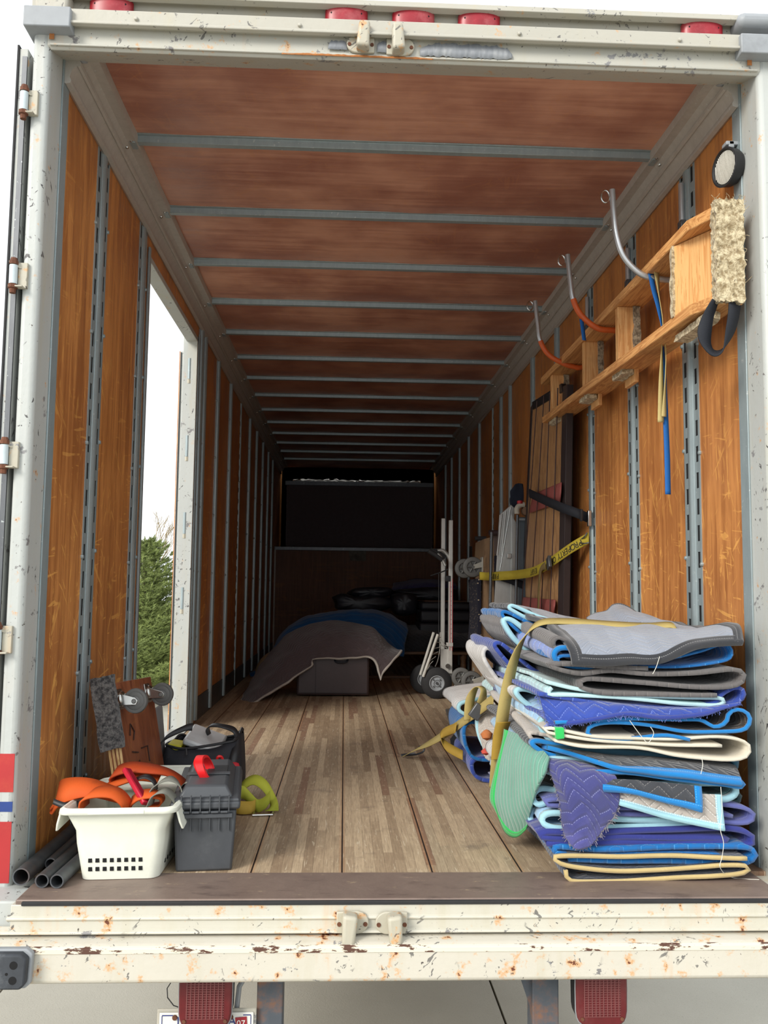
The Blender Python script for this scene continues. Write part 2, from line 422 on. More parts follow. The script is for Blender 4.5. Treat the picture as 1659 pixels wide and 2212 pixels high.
# roof skin + ceiling ply panels between bows (slightly sagging)
BY = [.627+.6959*i for i in range(14)]
rows = []; uv = []
ys = [0.0]
for i in range(14): ys += [BY[i]]
ys += [YE-.22]
R = []
for i in range(len(ys)-1):
    for k in range(6):
        y = ys[i]+(ys[i+1]-ys[i])*k/6; sag = -.012*math.sin(math.pi*k/6)
        R.append([(XL-.04+(XR-XL+.08)*j/24, y, ZC+sag*(.4+.6*math.sin(math.pi*j/24))+.006*nz(j*.4, y*1.3)) for j in range(25)])
R.append([(XL-.04+(XR-XL+.08)*j/24, YE-.22, ZC) for j in range(25)])
struct(MB().grid(R).build('ceiling', PLYC, solid=.012))
struct(MB().b2((XL-.07, -.02, 2.885), (XR+.07, YE-.20, 2.905)).build('ceiling_roof_skin', WS))  # roof and ceiling stop short: unseen slit added to let sky light onto the foil
# cove rails along the ceiling corners
def rail_prof(sx):
    # cross-section (x offset from wall toward inside, z)
    P = [(0, 2.845), (0, 2.655), (.010, 2.650), (.026, 2.654), (.028, 2.664), (.022, 2.676), (.030, 2.702), (.046, 2.716), (.050, 2.712), (.058, 2.716), (.060, 2.728), (.054, 2.736), (.074, 2.756), (.098, 2.758), (.110, 2.756), (.114, 2.77), (.115, 2.845)]
    X = XL if sx < 0 else XR
    return [(X-sx*p[0]*1.0, .0, p[1]) for p in P]
for sx, n in ((-1, 'trim_2'), (1, 'trim_3')):
    MB().prism(rail_prof(sx), (0, 1, 0), 10.45).build(n, RAIL)['kind'] = 'structure'
    r = MB()
# roof bows: hat section
def bow(y):
    m = MB()
    P = [(-.034, 2.795), (-.034, 2.789), (-.020, 2.789), (-.016, 2.762), (.016, 2.762), (.020, 2.789), (.034, 2.789), (.034, 2.795)]
    m.prism([(XL+.10, y+a, z) for a, z in P], (1, 0, 0), XR-XL-.20)
    for s in (-1, 1):
        xx = (XL+.095) if s < 0 else (XR-.095)
        m.b2((xx-.012, y-.03, 2.752), (xx+.012, y+.03, 2.768))
    return m
ti = 4
for y in BY:
    o = bow(y).build('trim_%d' % ti, GALV, bevel=.002); o['kind'] = 'structure'; ti += 1
bolt = MB()
for y in BY:
    for s, X in ((-1, XL), (1, XR)):
        bolt.lathe((X-s*.065, y, 2.745), (s*.4, 0, -1), [(-.002, .009), (.003, .008), (.006, 0)], 10)
        bolt.lathe((X-s*.09, y-.03, 2.757), (0, 0, -1), [(-.002, .007), (.003, .006), (.005, 0)], 10)
bolt.build('trim_0', CHROME)['kind'] = 'structure'
# slotted logistic posts on the walls
def track(x, s, y, w, z0=.02, z1=2.66, slots=True):
    """s: +1 wall faces +x.  hat: two slotted flanges + raised round rib"""
    m = MB(); h = .003 if slots else .008; f = w*.34; rib = w*.36
    if slots:
        for side in (-1, 1):
            yc = y+side*(w/2-f/2); z = z0+(.0 if side < 0 else .05); hw = .013
            m.b2((x, yc-f/2, z0), (x+s*h, yc-hw, z1)) if s > 0 else m.b2((x+s*h, yc-f/2, z0), (x, yc-hw, z1))
            m.b2((min(x, x+s*h), yc+hw, z0), (max(x, x+s*h), yc+f/2, z1))
            while z < z1-.03:
                m.b2((min(x, x+s*h), yc-hw, z), (max(x, x+s*h), yc+hw, min(z+.042, z1))); z += .105
        P = [(x, y-rib*.46), (x+s*.005, y-rib*.44), (x+s*.012, y-rib*.28), (x+s*.013, y), (x+s*.012, y+rib*.28), (x+s*.005, y+rib*.44), (x, y+rib*.46)]
    else:
        m.b2((min(x, x+s*.006), y-w/2, z0), (max(x, x+s*.006), y+w/2, z1))
        P = [(x, y-w*.3), (x+s*.018, y-w*.26), (x+s*.026, y-w*.1), (x+s*.026, y+w*.1), (x+s*.018, y+w*.26), (x, y+w*.3)]
    m.prism([(a, b, z0) for a, b in P], (0, 0, 1), z1-z0)
    z = z0+.12
    while z < z1:
        for side in (-1, 1):
            m.lathe((x+s*(h if slots else .006), y+side*(w/2+.0), z+(0.03 if side > 0 else 0)), (s, 0, 0), [(-.01, .009), (0, .009), (.006, .007), (.008, 0)], 8)
        z += .44
    return m
for (y, w, sl) in ((.53, .17, 1), (1.245, .15, 1), (2.97, .10, 0), (3.13, .07, 0), (3.78, .07, 0), (4.53, .06, 0), (5.33, .06, 1), (6.08, .06, 0), (6.8, .06, 0), (7.55, .06, 0), (8.3, .06, 0), (9.0, .06, 0)):
    track(XL, 1, y, w, slots=bool(sl)).build('trim_%d' % ti, GALV, smooth=True)['kind'] = 'structure'; ti += 1
for (y, w, sl) in ((.495, .16, 1), (1.215, .15, 1), (1.945, .12, 1), (2.72, .09, 0), (3.48, .09, 0), (4.38, .06, 0), (4.82, .07, 0), (5.3, .06, 1), (6.1, .06, 0), (6.9, .06, 0), (7.7, .06, 0), (8.5, .06, 0), (9.2, .06, 0)):
    track(XR, -1, y, w, slots=bool(sl)).build('trim_%d' % ti, GALV, smooth=True)['kind'] = 'structure'; ti += 1
# dark strips standing in for the shade inside the slots
for s, X, L in ((1, XL, (.53, 1.245)), (-1, XR, (.495, 1.215, 1.945))):
    for y in L:
        for sd_ in (-1, 1):
            yc = y+sd_*(.056 if y < .6 else .050 if y < 1.9 else .04)
            MB().b2((min(X, X+s*.0008), yc-.018, .02), (max(X, X+s*.0008), yc+.018, 2.65)).build('trim_%d' % ti, HOLE)['kind'] = 'structure'; ti += 1
# scuff plates at the wall feet (front)
struct(MB().b2((XL, 3.2, 0), (XL+.006, 9.7, .16)).build('baseboard_left', STEEL, bevel=.002))
# back: lower panel, shelf rail, recessed upper panel
YB = 9.75
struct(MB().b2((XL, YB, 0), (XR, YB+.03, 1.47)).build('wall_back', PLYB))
MB().b2((XL, YB-.03, 1.465), (XR, YB+.9, 1.515)).build('trim_%d' % ti, STEEL, bevel=.004)['kind'] = 'structure'; ti += 1
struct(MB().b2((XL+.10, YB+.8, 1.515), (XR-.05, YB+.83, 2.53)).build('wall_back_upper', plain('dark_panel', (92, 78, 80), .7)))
MB().b2((XL+.08, YB+.76, 2.50), (XR-.05, YB+.80, 2.56)).build('trim_%d' % ti, STEEL)['kind'] = 'structure'; ti += 1
MB().b2((XL, YB-.03, .0), (XL+.02, YB, 1.47)).build('trim_%d' % ti, RAIL)['kind'] = 'structure'; ti += 1
struct(MB().b2((XL-.05, YE, -.05), (XR+.05, YE+.04, ZC+.1)).build('wall_end', plain('dark_end_wall', (40, 38, 38), .8)))
# door jamb of the side opening
m = MB()
m.b2((XL-.055, 1.355, 0), (XL+.004, 1.385, 2.58)); m.b2((XL-.09, 2.845, -.05), (XL+.004, 2.885, 2.58)); m.b2((XL-.07, 1.36, 2.545), (XL+.004, 2.88, 2.575))
m.build('trim_%d' % ti, WHITE, bevel=.003)['kind'] = 'structure'; ti += 1
m = MB().b2((XL+.004, 1.345, 0), (XL+.014, 1.372, 2.60)).b2((XL+.004, 2.875, 0), (XL+.012, 2.91, 2.6))
m.build('trim_%d' % ti, GALV, bevel=.002)['kind'] = 'structure'; ti += 1
MB().b2((XL-.10, 1.38, -.05), (XL+.02, 2.85, .004)).build('trim_%d' % ti, ALU, bevel=.003)['kind'] = 'structure'; ti += 1

# ------------------------------------------------------------------ rear frame
FY = -.14
def postm(s):
    X = XL if s < 0 else XR
    wd_ = .057 if s < 0 else .14
    P = [(X, .0), (X-s*-.0, FY+.012), (X+s*.012, FY), (X+s*(wd_-.01), FY), (X+s*wd_, FY+.01), (X+s*wd_, .0)]
    return MB().prism([(a, b, -.10) for a, b in P], (0, 0, 1), 2.86)
for s in (-1, 1):
    o = postm(s).build('trim_%d' % ti, WHITE, bevel=.008); o['kind'] = 'structure'; ti += 1
    X = XL if s < 0 else XR
    MB().b2((min(X, X-s*.006), -.01, 0), (max(X, X-s*.006), .055, 2.74)).build('trim_%d' % ti, GALV, bevel=.002)['kind'] = 'structure'; ti += 1
# header
m = MB().prism([(XL-.01, a, z) for a, z in ((FY, 2.702), (FY+.012, 2.690), (.02, 2.742), (.02, 2.775), (FY, 2.775))], (1, 0, 0), XR-XL+.02)
m.b2((XL, FY-.006, 2.698), (XR, FY+.01, 2.706)); HEADN = 'trim_%d' % ti; struct(m.build(HEADN, HEADW, bevel=.003)); ti += 1
# rain rail
m = MB().b2((-1.12, FY-.03, 2.765), (1.15, FY+.03, 2.812)).b2((-1.12, FY-.040, 2.755), (1.15, FY-.02, 2.766))
for x in (-.90, -.36, .38, .93): m.lathe((x, FY-.03, 2.782), (0, -1, 0), [(-.002, .008), (.006, .008), (.008, .005), (.008, 0)], 6)
struct(m.build('trim_%d' % ti, CREAM, bevel=.003)); ti += 1
# recessed band above with roof lip
struct(MB().b2((-1.27, -.095, 2.80), (1.30, -.07, 2.91)).build('trim_%d' % ti, CREAM)); ti += 1
m = MB().prism([(-1.25, a, z) for a, z in ((-.075, 2.915), (-.145, 2.900), (-.147, 2.880), (-.12, 2.876), (-.11, 2.888), (-.075, 2.892))], (1, 0, 0), 2.52)
struct(m.build('trim_%d' % ti, CREAM, bevel=.002)); ti += 1
# corner caps
for x0, x1 in ((-1.262, -1.11), (1.135, 1.33)):
    MB().b2((x0, FY-.05, 2.735), (x1, .02, 2.805)).build('trim_%d' % ti, GREYP, bevel=.004)['kind'] = 'structure'; ti += 1
# upper corner casting bits
MB().b2((-1.24, -.16, 2.806), (-1.13, -.06, 2.89)).build('trim_%d' % ti, CREAM, bevel=.01)['kind'] = 'structure'; ti += 1
MB().b2((1.14, -.17, 2.85), (1.32, -.06, 2.90)).build('trim_%d' % ti, GREYP, bevel=.02)['kind'] = 'structure'; ti += 1
# sill: vertical face, ridges
m = MB().b2((-1.13, -.295, -.095), (1.33, -.05, -.012))
m.prism([(-1.14, a, z) for a, z in ((-.290, -.040), (-.303, -.047), (-.303, -.052), (-.292, -.060), (-.280, -.05))], (1, 0, 0), 2.48)
m.prism([(-1.34, a, z) for a, z in ((-.285, -.074), (-.31, -.084), (-.31, -.090), (-.29, -.096), (-.27, -.09))], (1, 0, 0), 2.70)
struct(m.build('trim_%d' % ti, SILLW, bevel=.002)); ti += 1
struct(MB().b2((-1.10, -.300, -.014), (1.33, -.285, -.003)).build('trim_%d' % ti, RUB, bevel=.002)); ti += 1
# body side end of sill
struct(MB().b2((-1.25, -.27, -.11), (-1.10, -.05, -.01)).build('trim_%d' % ti, WHITE, bevel=.006)); ti += 1
# ================================================================== EXTERIOR THINGS
REDL = plain('red_lens', (150, 26, 40), .35, var=.25, sc=20, dirt=(196, 120, 120), dirtamt=.35)
REDT = plain('red_tail_lens', (98, 20, 26), .3, var=.2, sc=30, dirt=(120, 84, 80), dirtamt=.25)
# marker lights on the recessed band
def marker(x):
    t = empty('marker_light', (x, -.095, 2.85), '', 'light', 'red clearance lights above the rear opening')
    n = 14; P = []
    for i in range(n+1):
        a = math.pi*i/n; P.append((x-.074*math.cos(a), -.098-.036*math.sin(a)**.6, 0))
    m = MB().prism([(p[0], p[1], 2.828) for p in P], (0, 0, 1), .056)
    m.build('lens', REDL, t, bevel=.006)
    for s in (-1, 1):
        MB().lathe((x+s*.052, -.122, 2.862), (s*.5, -.8, 0), [(0, .006), (.004, .006), (.005, 0)], 10).build('screw', HOLE, t)
    return t
marks = [(-1.0, 'leftmost red clearance light, beside the left corner cap above the opening'),
         (-.205, 'red clearance light above the left upper lock bar keeper'),
         (.025, 'red clearance light above the right upper lock bar keeper, middle of the centre three'),
         (.252, 'red clearance light on the right end of the centre three'),
         (1.034, 'rightmost red clearance light, near the right corner cap')]
for x, l in marks: marker(x)['label'] = l
# peeled primer patches, rust seams and scrapes on the header
HY = FY-.0075
pg = plain('grey_primer', (138, 142, 148), .55, var=.1, sc=30, dirt=(170, 172, 172), dirtamt=.5); prs = plain('rust_seam', (176, 112, 60), .8, var=.3, sc=60, bump=.5)
hd = bpy.data.objects[HEADN]
def ragged(xa, xb, zb, ztop, amp, seed, mat, name, y=HY, th=.0012, parent=None):
    n_ = int((xb-xa)/.006)+2; lo = []; hi = []
    for i in range(n_):
        f = i/(n_-1); e = min(1, f*6, (1-f)*9); x = xa+(xb-xa)*f
        hi.append((x, y, ztop-amp*(1-e)-amp*.9*abs(nz(x*38, seed))-amp*.4*abs(nz(x*120, seed)))); lo.append((x, y, zb+amp*.5*abs(nz(x*60, seed+4))))
    m = MB(); m.grid([[Vector(p) for p in lo], [Vector(p) for p in hi]]); return m.build(name, mat, parent or hd, solid=th)
ragged(.045, .36, 2.703, 2.758, .022, 3.3, pg, 'peeled_patch'); ragged(-.265, -.20, 2.716, 2.752, .02, 8.1, pg, 'peeled_patch'); ragged(-.10, -.06, 2.712, 2.755, .01, 6.1, pg, 'peeled_patch')
ragged(-.42, .09, 2.6935, 2.7025, .004, 5.5, prs, 'rust_streak', y=FY-.0065)
for xx in (-1.183, 1.180): ragged(xx-.006, xx+.010, 2.716, 2.752, .004, 2.2+xx, prs, 'rust_seam')
# lock bar keepers
def keeper(x, z, y, s, up, label, mat):
    t = empty('lock_bar_keeper', (x, y, z), label, 'latch', 'cast keepers for the door lock bars')
    # base flange: half disc on the outer side
    P = []
    for i in range(13):
        a = -math.pi/2+math.pi*i/12
        P.append((x+s*(.012+.036*math.cos(a)), y, z+.032*math.sin(a)))
    P += [(x-s*.046, y, z+.030), (x-s*.046, y, z-.030)]
    MB().prism(P, (0, -1, 0), .012).build('flange', mat, t, bevel=.003)
    Q = [(x-s*.030, y-.005, z+up*.058), (x+s*.006, y-.005, z+up*.058), (x+s*.016, y-.005, z-up*.030), (x-s*.028, y-.005, z-up*.036)]
    MB().prism(Q, (0, -1, 0), .052).build('hood', mat, t, bevel=.010, segs=3)
    for dx in (.038, -.038):
        MB().lathe((x+s*dx, y-.012, z-.004), (0, -1, 0), [(0, .0065), (.003, .006), (.003, .002), (.001, 0)], 10).build('screw', RUST, t)
    return t
keeper(-.155, 2.738, FY-.002, -1, 1, 'left cast keeper on the upper header, rusty cheek, left of centre', HARDW)
keeper(-.022, 2.734, FY-.002, 1, 1, 'right cast keeper on the upper header, beside the peeled grey paint patch', HARDW)
keeper(-.145, -.060, -.300, 1, -1, 'left rusty cast keeper on the white sill below the threshold', HARDW)
keeper(-.030, -.062, -.300, -1, -1, 'right rusty cast keeper on the white sill below the threshold', HARDW)
# bumper
t = empty('rear_bumper', (0, -.45, -.10), 'white steel rear bumper beam with rust chips across the bottom of the truck', 'bumper')
def brow(z, y): return [(-1.42+2.9*i/60, y, z) for i in range(61)]
m = MB().prism([(-1.42, a, z) for a, z in ((-.20, -.098), (-.20, -.205), (-.355, -.205), (-.365, -.198), (-.365, -.118), (-.355, -.106), (-.340, -.100))], (1, 0, 0), 2.85)
m.build('beam', BUMPW, t, bevel=.006)
tq = NT('chipped_edge_paint'); cn = tq.ss(tq.noise(14, tq.map((1, 3, 3)), det=8, rough=.7), .44, .47)
chip = tq.done(tq.mix(cn, srgb(84, 54, 42), srgb(214, 206, 186)), .7)
MB().prism([(-1.42, -.3672, -.122), (-1.42, -.3672, -.108), (-1.42, -.357, -.1035), (-1.42, -.352, -.106), (-1.42, -.36, -.12)], (1, 0, 0), 2.85).build('chipped_edge', chip, t, bevel=.001)
# rubber dock bumper with two bolt holes
t = empty('rubber_bumper_block', (-1.15, -.38, -.14), 'black rubber dock bumper block with two bolt holes, left end of the white bumper', 'bumper block')
P = [(-1.30, -.368, -.104), (-1.058, -.368, -.104), (-1.040, -.368, -.118), (-1.043, -.368, -.186), (-1.056, -.368, -.198), (-1.30, -.368, -.198)]
MB().prism(P, (0, -1, 0), .045).build('block', plain('chalky_rubber', (58, 62, 68), .7, var=.3, sc=30, dirt=(150, 154, 156), dirtamt=.5), t, bevel=.006)
MB().prism([(-1.30, -.366, -.098), (-1.050, -.366, -.098), (-1.032, -.366, -.112), (-1.036, -.366, -.192), (-1.05, -.366, -.204), (-1.3, -.366, -.204)], (0, -1, 0), .022).build('backing_plate', GREYP, t, bevel=.004)
for x, z, r in ((-1.074, -.132, .011), (-1.075, -.172, .011), (-1.092, -.155, .004)):
    MB().lathe((x, -.4125, z), (0, -1, 0), [(0, r), (.001, r), (.0012, 0)], 16).build('bolt_hole', HOLE, t)
# tail lights under the bumper
ZT = -.095
def tail(x, lab, y=-.24):
    t = empty('tail_light', (x, y, -.20), lab, 'light', 'rectangular red tail lights hanging under the bumper')
    w = .078; P = []
    for i in range(24):
        a = 2*math.pi*i/24; c, s_ = math.cos(a), math.sin(a)
        P.append((x+w*math.copysign(abs(c)**.38, c), y, -.185+ZT+.105*math.copysign(abs(s_)**.38, s_)))
    MB().prism([(p[0]+.0, y+.012, p[2]) for p in P], (0, 1, 0), .06).build('housing', BLACK, t, bevel=.004)
    MB().prism([((p[0]-x)*1.03+x, y+.008, (p[2]+.185-ZT)*1.03-.185+ZT) for p in P], (0, 1, 0), .006).build('gasket', GREYP, t, bevel=.002)
    MB().prism(P, (0, 1, 0), .02).build('lens', REDT, t, bevel=.006)
    m = MB()
    for i in range(10): m.b2((x-.055+.0115*i, y-.003, -.262+ZT), (x-.052+.0115*i, y+.001, -.112+ZT))
    for i in range(22): m.b2((x-.056, y-.002, -.262+.007*i+ZT), (x+.056, y+.001, -.2600+.007*i+ZT))
    m.build('reflector_grid', plain('lens_ribs', (120, 66, 66), .35), t, smooth=False)
    for s in (-1, 1): MB().lathe((x+s*.06, y-.001, -.268+ZT), (0, -1, 0), [(0, .006), (.003, .005), (.003, 0)], 10).build('screw', RUST, t)
    return t
tail(-.574, 'red tail light under the bumper, in front of the licence plate')
tail(.606, 'red tail light under the bumper on the right, beside the right rusty upright'
, y=-.25)
# licence plate
t = empty('licence_plate', (-.545, -0.1900, -.31), 'white licence plate with blue lettering and red 07 sticker behind the tail light', 'licence plate')
pw = plain('plate_white', (222, 222, 216), .4, var=.05); pb = plain('plate_blue', (40, 52, 120), .4); pr = plain('plate_red', (150, 30, 44), .4)
a = A(342, 2182, y=-.19); b = A(551, 2187, y=-.19); x0, x1, zt = a.x, b.x, (a.z+b.z)/2
MB().b2((x0-.004, -0.1870, zt-.16), (x1+.004, -0.1800, zt+.006)).build('frame', CREAM, t, bevel=.01)
MB().b2((x0+.004, -0.1920, zt-.155), (x1-.004, -0.1870, zt-.003)).build('plate', pw, t, bevel=.004)
m = MB()
for q in (0, 1):
    xx = (x0+.011, x1-.013)[q]; m.b2((xx, -0.1935, zt-.15), (xx+.002, -0.1910, zt-.012))
m.b2((x0+.012, -0.1935, zt-.0115), (x0+.045, -0.1910, zt-.009)).b2((x1-.035, -0.1935, zt-.0115), (x1-.012, -0.1910, zt-.009)); m.build('border', pb, t)
cx = (x0+x1)/2
letters('NEBRASKA', .036, pb, 'lettering', t, (cx, -0.1935, zt-.028), (1, 0, 0), (0, 0, 1))
letters('COMMERCIAL TRUCK', .0165, pb, 'lettering', t, (cx, -0.1935, zt-.052), (1, 0, 0), (0, 0, 1))
MB().box((x1-.040, -0.1935, zt-.033), (.034, .002, .034), Matrix.Rotation(-.08, 3, 'Y')).build('registration_sticker', pr, t)
letters('07', .026, pw, 'lettering', t, (x1-.041, -0.1955, zt-.034), (1, 0, 0), (0, 0, 1))
for xx in (x0+.05, x1-.072): MB().lathe((xx, -0.1930, zt-.016), (0, -1, 0), [(0, .008), (.004, .007), (.005, 0)], 12).build('bolt', RUST, t)
# rusty uprights
STP = plain('rust_blotched_steel', (86, 92, 100), .7, .2, .2, 12, bump=.3, dirt=(138, 92, 60), dirtamt=.95)
for px0, px1, s, lab in ((555, 611, 1, 'rusty square steel upright under the bumper, right of the licence plate'), (1150, 1207, -1, 'rusty square steel upright under the bumper, left of the right tail light')):
    a = A(px0, 2150, y=-.17).x; b = A(px1, 2150, y=-.17).x
    t = empty('steel_upright', ((a+b)/2, -.30, -.6), lab, 'post', 'steel uprights below the bumper')
    MB().b2((a, -.17, -.95), (b, -.09, -.10)).build('tube', STP, t, bevel=.004)
    if s < 0: MB().prism([(a, -.15, -.18), (a-.07, -.15, -.18), (a, -.15, -.38)], (0, 1, 0), .006).build('gusset', STP, t)
    else: MB().tube([(a+.0, -.15, -.24), (a-.03, -.15, -.26), (a-.055, -.16, -.30), (a-.06, -.17, -.36)], .008, 8).build('conduit', GREYP, t)
    xx = (a-.06, a) if s > 0 else (b, b+.06)
    MB().b2((xx[0], -.15, -.285), (xx[1], -.12, -.10)).build('light_bracket', BLACK, t, bevel=.003)
MB().tube([A(*q, y=-.22) for q in ((372, 2118), (361, 2135), (362, 2155), (375, 2172), (392, 2178))], .0016, 6).build('loose_wire', RUB)
w = bpy.data.objects['loose_wire']; tag(w, 'thin loose black wire hanging under the bumper left of the tail light', 'wire')
bpy.data.objects['loose_wire'].name = 'loose_wire'

# reflective tape on the left post
tr = plain('red_tape', (172, 44, 46), .4, var=.1, sc=10, dirt=(200, 96, 56), dirtamt=.25); tb = plain('blue_tape', (36, 62, 126), .4)
t = empty('reflective_tape', (XL-.06, FY-.001, .2), 'red and blue reflective tape stripes on the face of the left rear post', 'tape')
for (za, zb, mt, nm) in ((.388, .272, tr, 'red_stripe'), (.243, .213, tb, 'blue_stripe'), (.183, .0, tr, 'red_stripe')):
    MB().b2((XL-.055, FY-.0012, zb), (XL-.006, FY+.001, za)).build(nm, mt, t)
# open rear door folded back beside the left post, with hinges
t = empty('door_1', (-1.28, -.10, 1.3), None, None); t['kind'] = 'structure'
MB().b2((-1.296, -.135, .05), (-1.290, 1.3, 2.70)).build('door_skin', RUB, t)
MB().b2((-1.290, -.13, .05), (-1.262, 1.3, 2.69)).build('door_panel', WHITE, t, bevel=.002)
MB().b2((-1.278, -.136, .05), (-1.262, -.128, 2.66)).build('edge_channel', STEEL, t)
for k, (px, py) in enumerate(((54, 218), (31, 592), (11, 980), (-4, 1380))):
    c = A(px, py, y=FY-.015); z = c.z; X = c.x-.002
    hb = MB().b2((X+.012, FY-.012, z-.045), (X+.042, FY+.002, z+.040)).prism([(X-.012, FY-.014, z+.030), (X+.020, FY-.014, z+.020), (X+.03, FY-.006, z+.02), (X+.03, FY-.006, z+.03), (X-.012, FY-.03, z+.036)], (0, 0, 1), .005)
    hb.b2((X-.012, FY-.030, z-.046), (X+.034, FY-.004, z-.040))
    h = hb.build('hinge', HARDW, t, bevel=.004)
    k1 = MB().lathe((X, FY-.018, z-.034), (0, 0, 1), [(0, .013), (.062, .013)], 16).build('knuckle', plain('pale_blue_paint', (196, 208, 212), .5) if k == 0 else bpy.data.materials['pale_blue_paint'], h)
    k2 = MB().lathe((X, FY-.018, z-.064), (0, 0, 1), [(0, 0), (0, .010), (.014, .011), (.016, .016), (.028, .016)], 8).lathe((X, FY-.018, z+.030), (0, 0, 1), [(0, .015), (.012, .015), (.014, .012), (.022, .010), (.022, 0)], 8).build('bolt', RUST, h)

# side door swung outwards, seen through its own opening
t = empty('door_2', (-1.30, 2.90, 0), None, None); t['kind'] = 'structure'
X0, X1 = XL-.125, XL-.068
MB().b2((X0, 2.93, -.03), (X1, 4.35, 2.50)).build('door_panel', WHITE, t, bevel=.004)
MB().b2((X0-.006, 2.935, -.03), (X0, 4.35, 2.50)).build('inner_lining', PLYR, t)
MB().b2((X0+.004, 2.924, -.02), (X0+.010, 2.931, 2.49)).build('seal', RUB, t)
for z in (2.36, 1.84, 1.33, .84):
    h = MB().lathe((X1+.022, 2.855, z-.07), (0, 0, 1), [(0, 0), (0, .014), (.14, .014), (.14, 0)], 12).b2((X1-.03, 2.92, z-.06), (X1+.01, 2.932, z+.06)).build('hinge', GALV, t)
    MB().lathe((X1+.022, 2.855, z-.10), (0, 0, 1), [(0, 0), (0, .015), (.028, .015), (.028, 0)], 8).build('bolt', HARDW, h)
MB().b2((XL-.070, 2.862, -.05), (XL-.003, 2.915, 2.58)).build('frame_post', WHITE, t, bevel=.004)
MB().b2((X1-.035, 2.912, .14), (X1-.005, 2.93, .27)).build('catch', plain('yellow_tag', (226, 180, 50), .5), t, bevel=.004)

# ------------------------------------------------------------------ trees
NEED = plain('spruce_needles', (136, 150, 84), .75, var=.3, sc=5, dirt=(76, 96, 50), dirtamt=.7)
NEED2 = plain('dark_needles', (78, 88, 56), .8, var=.3, sc=3, dirt=(48, 52, 36), dirtamt=.7)
BARK = plain('bark', (112, 98, 86), .9, var=.3, bump=.5)
DRY = plain('dry_twigs', (168, 148, 108), .9, var=.25, sc=6)
def conifer(base, H, R, mat, label, nb=230, seed=1, dens=1.):
    rg = random.Random(seed)
    t = empty('spruce_tree', base, label, 'tree', 'conifers beyond the side door')
    m = MB(); b = Vector(base); tr_ = MB().tube([b, b+Vector((0.03, 0, H*.5)), b+Vector((0, 0, H))], .1, 8, radii=[.12, .07, .015])
    tr_.build('trunk', BARK, t)
    bm = m.bm
    def tuft(p, d, L, w):
        # bottle-brush twig: short blade needles all round
        d = d.normalized(); a = d.orthogonal().normalized(); c = d.cross(a)
        n = 16
        for i in range(n):
            s = i/n; an = rg.random()*6.28; o = p+d*(L*s)
            r = (a*math.cos(an)+c*math.sin(an))*w*(1-.5*s)+d*w*.9
            sd_ = d.cross(r).normalized()*w*.16
            v = [bm.verts.new(o+sd_), bm.verts.new(o-sd_), bm.verts.new(o+r)]
            bm.faces.new(v)
    for i in range(nb):
        h = (i+rg.random())/nb; h = h**1.05; z = .35+h*(H-.4); rad = R*(1-h)**.85*(.75+.4*rg.random())+.08
        an = i*2.4+rg.random()*.5; d = Vector((math.cos(an), math.sin(an), .18+.5*h+.2*rg.random()))
        p = b+Vector((0, 0, z)); n = max(3, int(rad*9*dens))
        for k in range(n):
            s = (k+1)/n; q = p+d*(rad*s)+Vector((0, 0, -.22*rad*s*(1-s)*2))
            tuft(q, d+Vector((0, 0, .25)), .16, .06)
            side = Vector((-math.sin(an), math.cos(an), .1))
            for sg in (-1, 1):
                ll = rad*.34*(1-s*.55)
                for j in range(2):
                    tuft(q+side*sg*ll*(j+.3)/2, side*sg+d*.8+Vector((0, 0, .2)), .15, .055)
    m.build('foliage', mat, t, smooth=False)
    return t
conifer((-3.8, 13.2, -1.15), 2.85, 1.35, NEED, 'light green spruce with a pointed top, just outside the side door opening', 150, 3)
conifer((-5.2, 15.2, -1.15), 2.35, 1.5, NEED2, 'dark bushy conifer behind the light green spruce on its left', 120, 5)
conifer((-3.0, 16.4, -1.15), 2.7, 1.4, NEED2, 'dark bushy conifer behind the light green spruce on its right', 120, 9)
conifer((-4.6, 14.2, -1.15), 1.5, 1.2, NEED, 'low spruce growing at the left foot of the light green spruce', 110, 13)
def bare(base, H, label):
    rg = random.Random(4); t = empty('bare_tree', base, label, 'tree'); b = Vector(base); m = MB()
    def br(p, d, L, r, lv):
        q = p+d*L; m.tube([p, p.lerp(q, .5)+Vector((rg.uniform(-.04, .04), 0, .02)), q], r, 5, radii=[r, r*.8, r*.6], caps=False)
        if lv == 0: return
        for k in range(3 if lv > 1 else 4):
            dd = (d+Vector((rg.uniform(-.6, .6), rg.uniform(-.6, .6), rg.uniform(-.1, .5)))).normalized(); br(p.lerp(q, rg.uniform(.5, 1)), dd, L*.62, r*.5, lv-1)
    br(b, Vector((0, 0, 1)), H*.42, .06, 5); m.build('branches', DRY, t); return t
bare((-4.8, 16.3, -1.15), 4.4, 'bare leafless tree with thin pale branches behind the conifers')
m = MB(); rg = random.Random(8)
for i in range(900):
    p = Vector((rg.uniform(-6, -2.5), rg.uniform(14.3, 15.2), -1.15)); d = Vector((rg.uniform(-.5, .5), rg.uniform(-.4, .3), 1)).normalized()*rg.uniform(.15, .55)
    s = Vector((.008, 0, 0)); v = [m.bm.verts.new(p-s), m.bm.verts.new(p+s), m.bm.verts.new(p+d)]; m.bm.faces.new(v)
tag(m.build('dry_grass', DRY, smooth=False), 'tangle of dry tan grass and brush at the feet of the spruces', 'grass', kind='stuff')
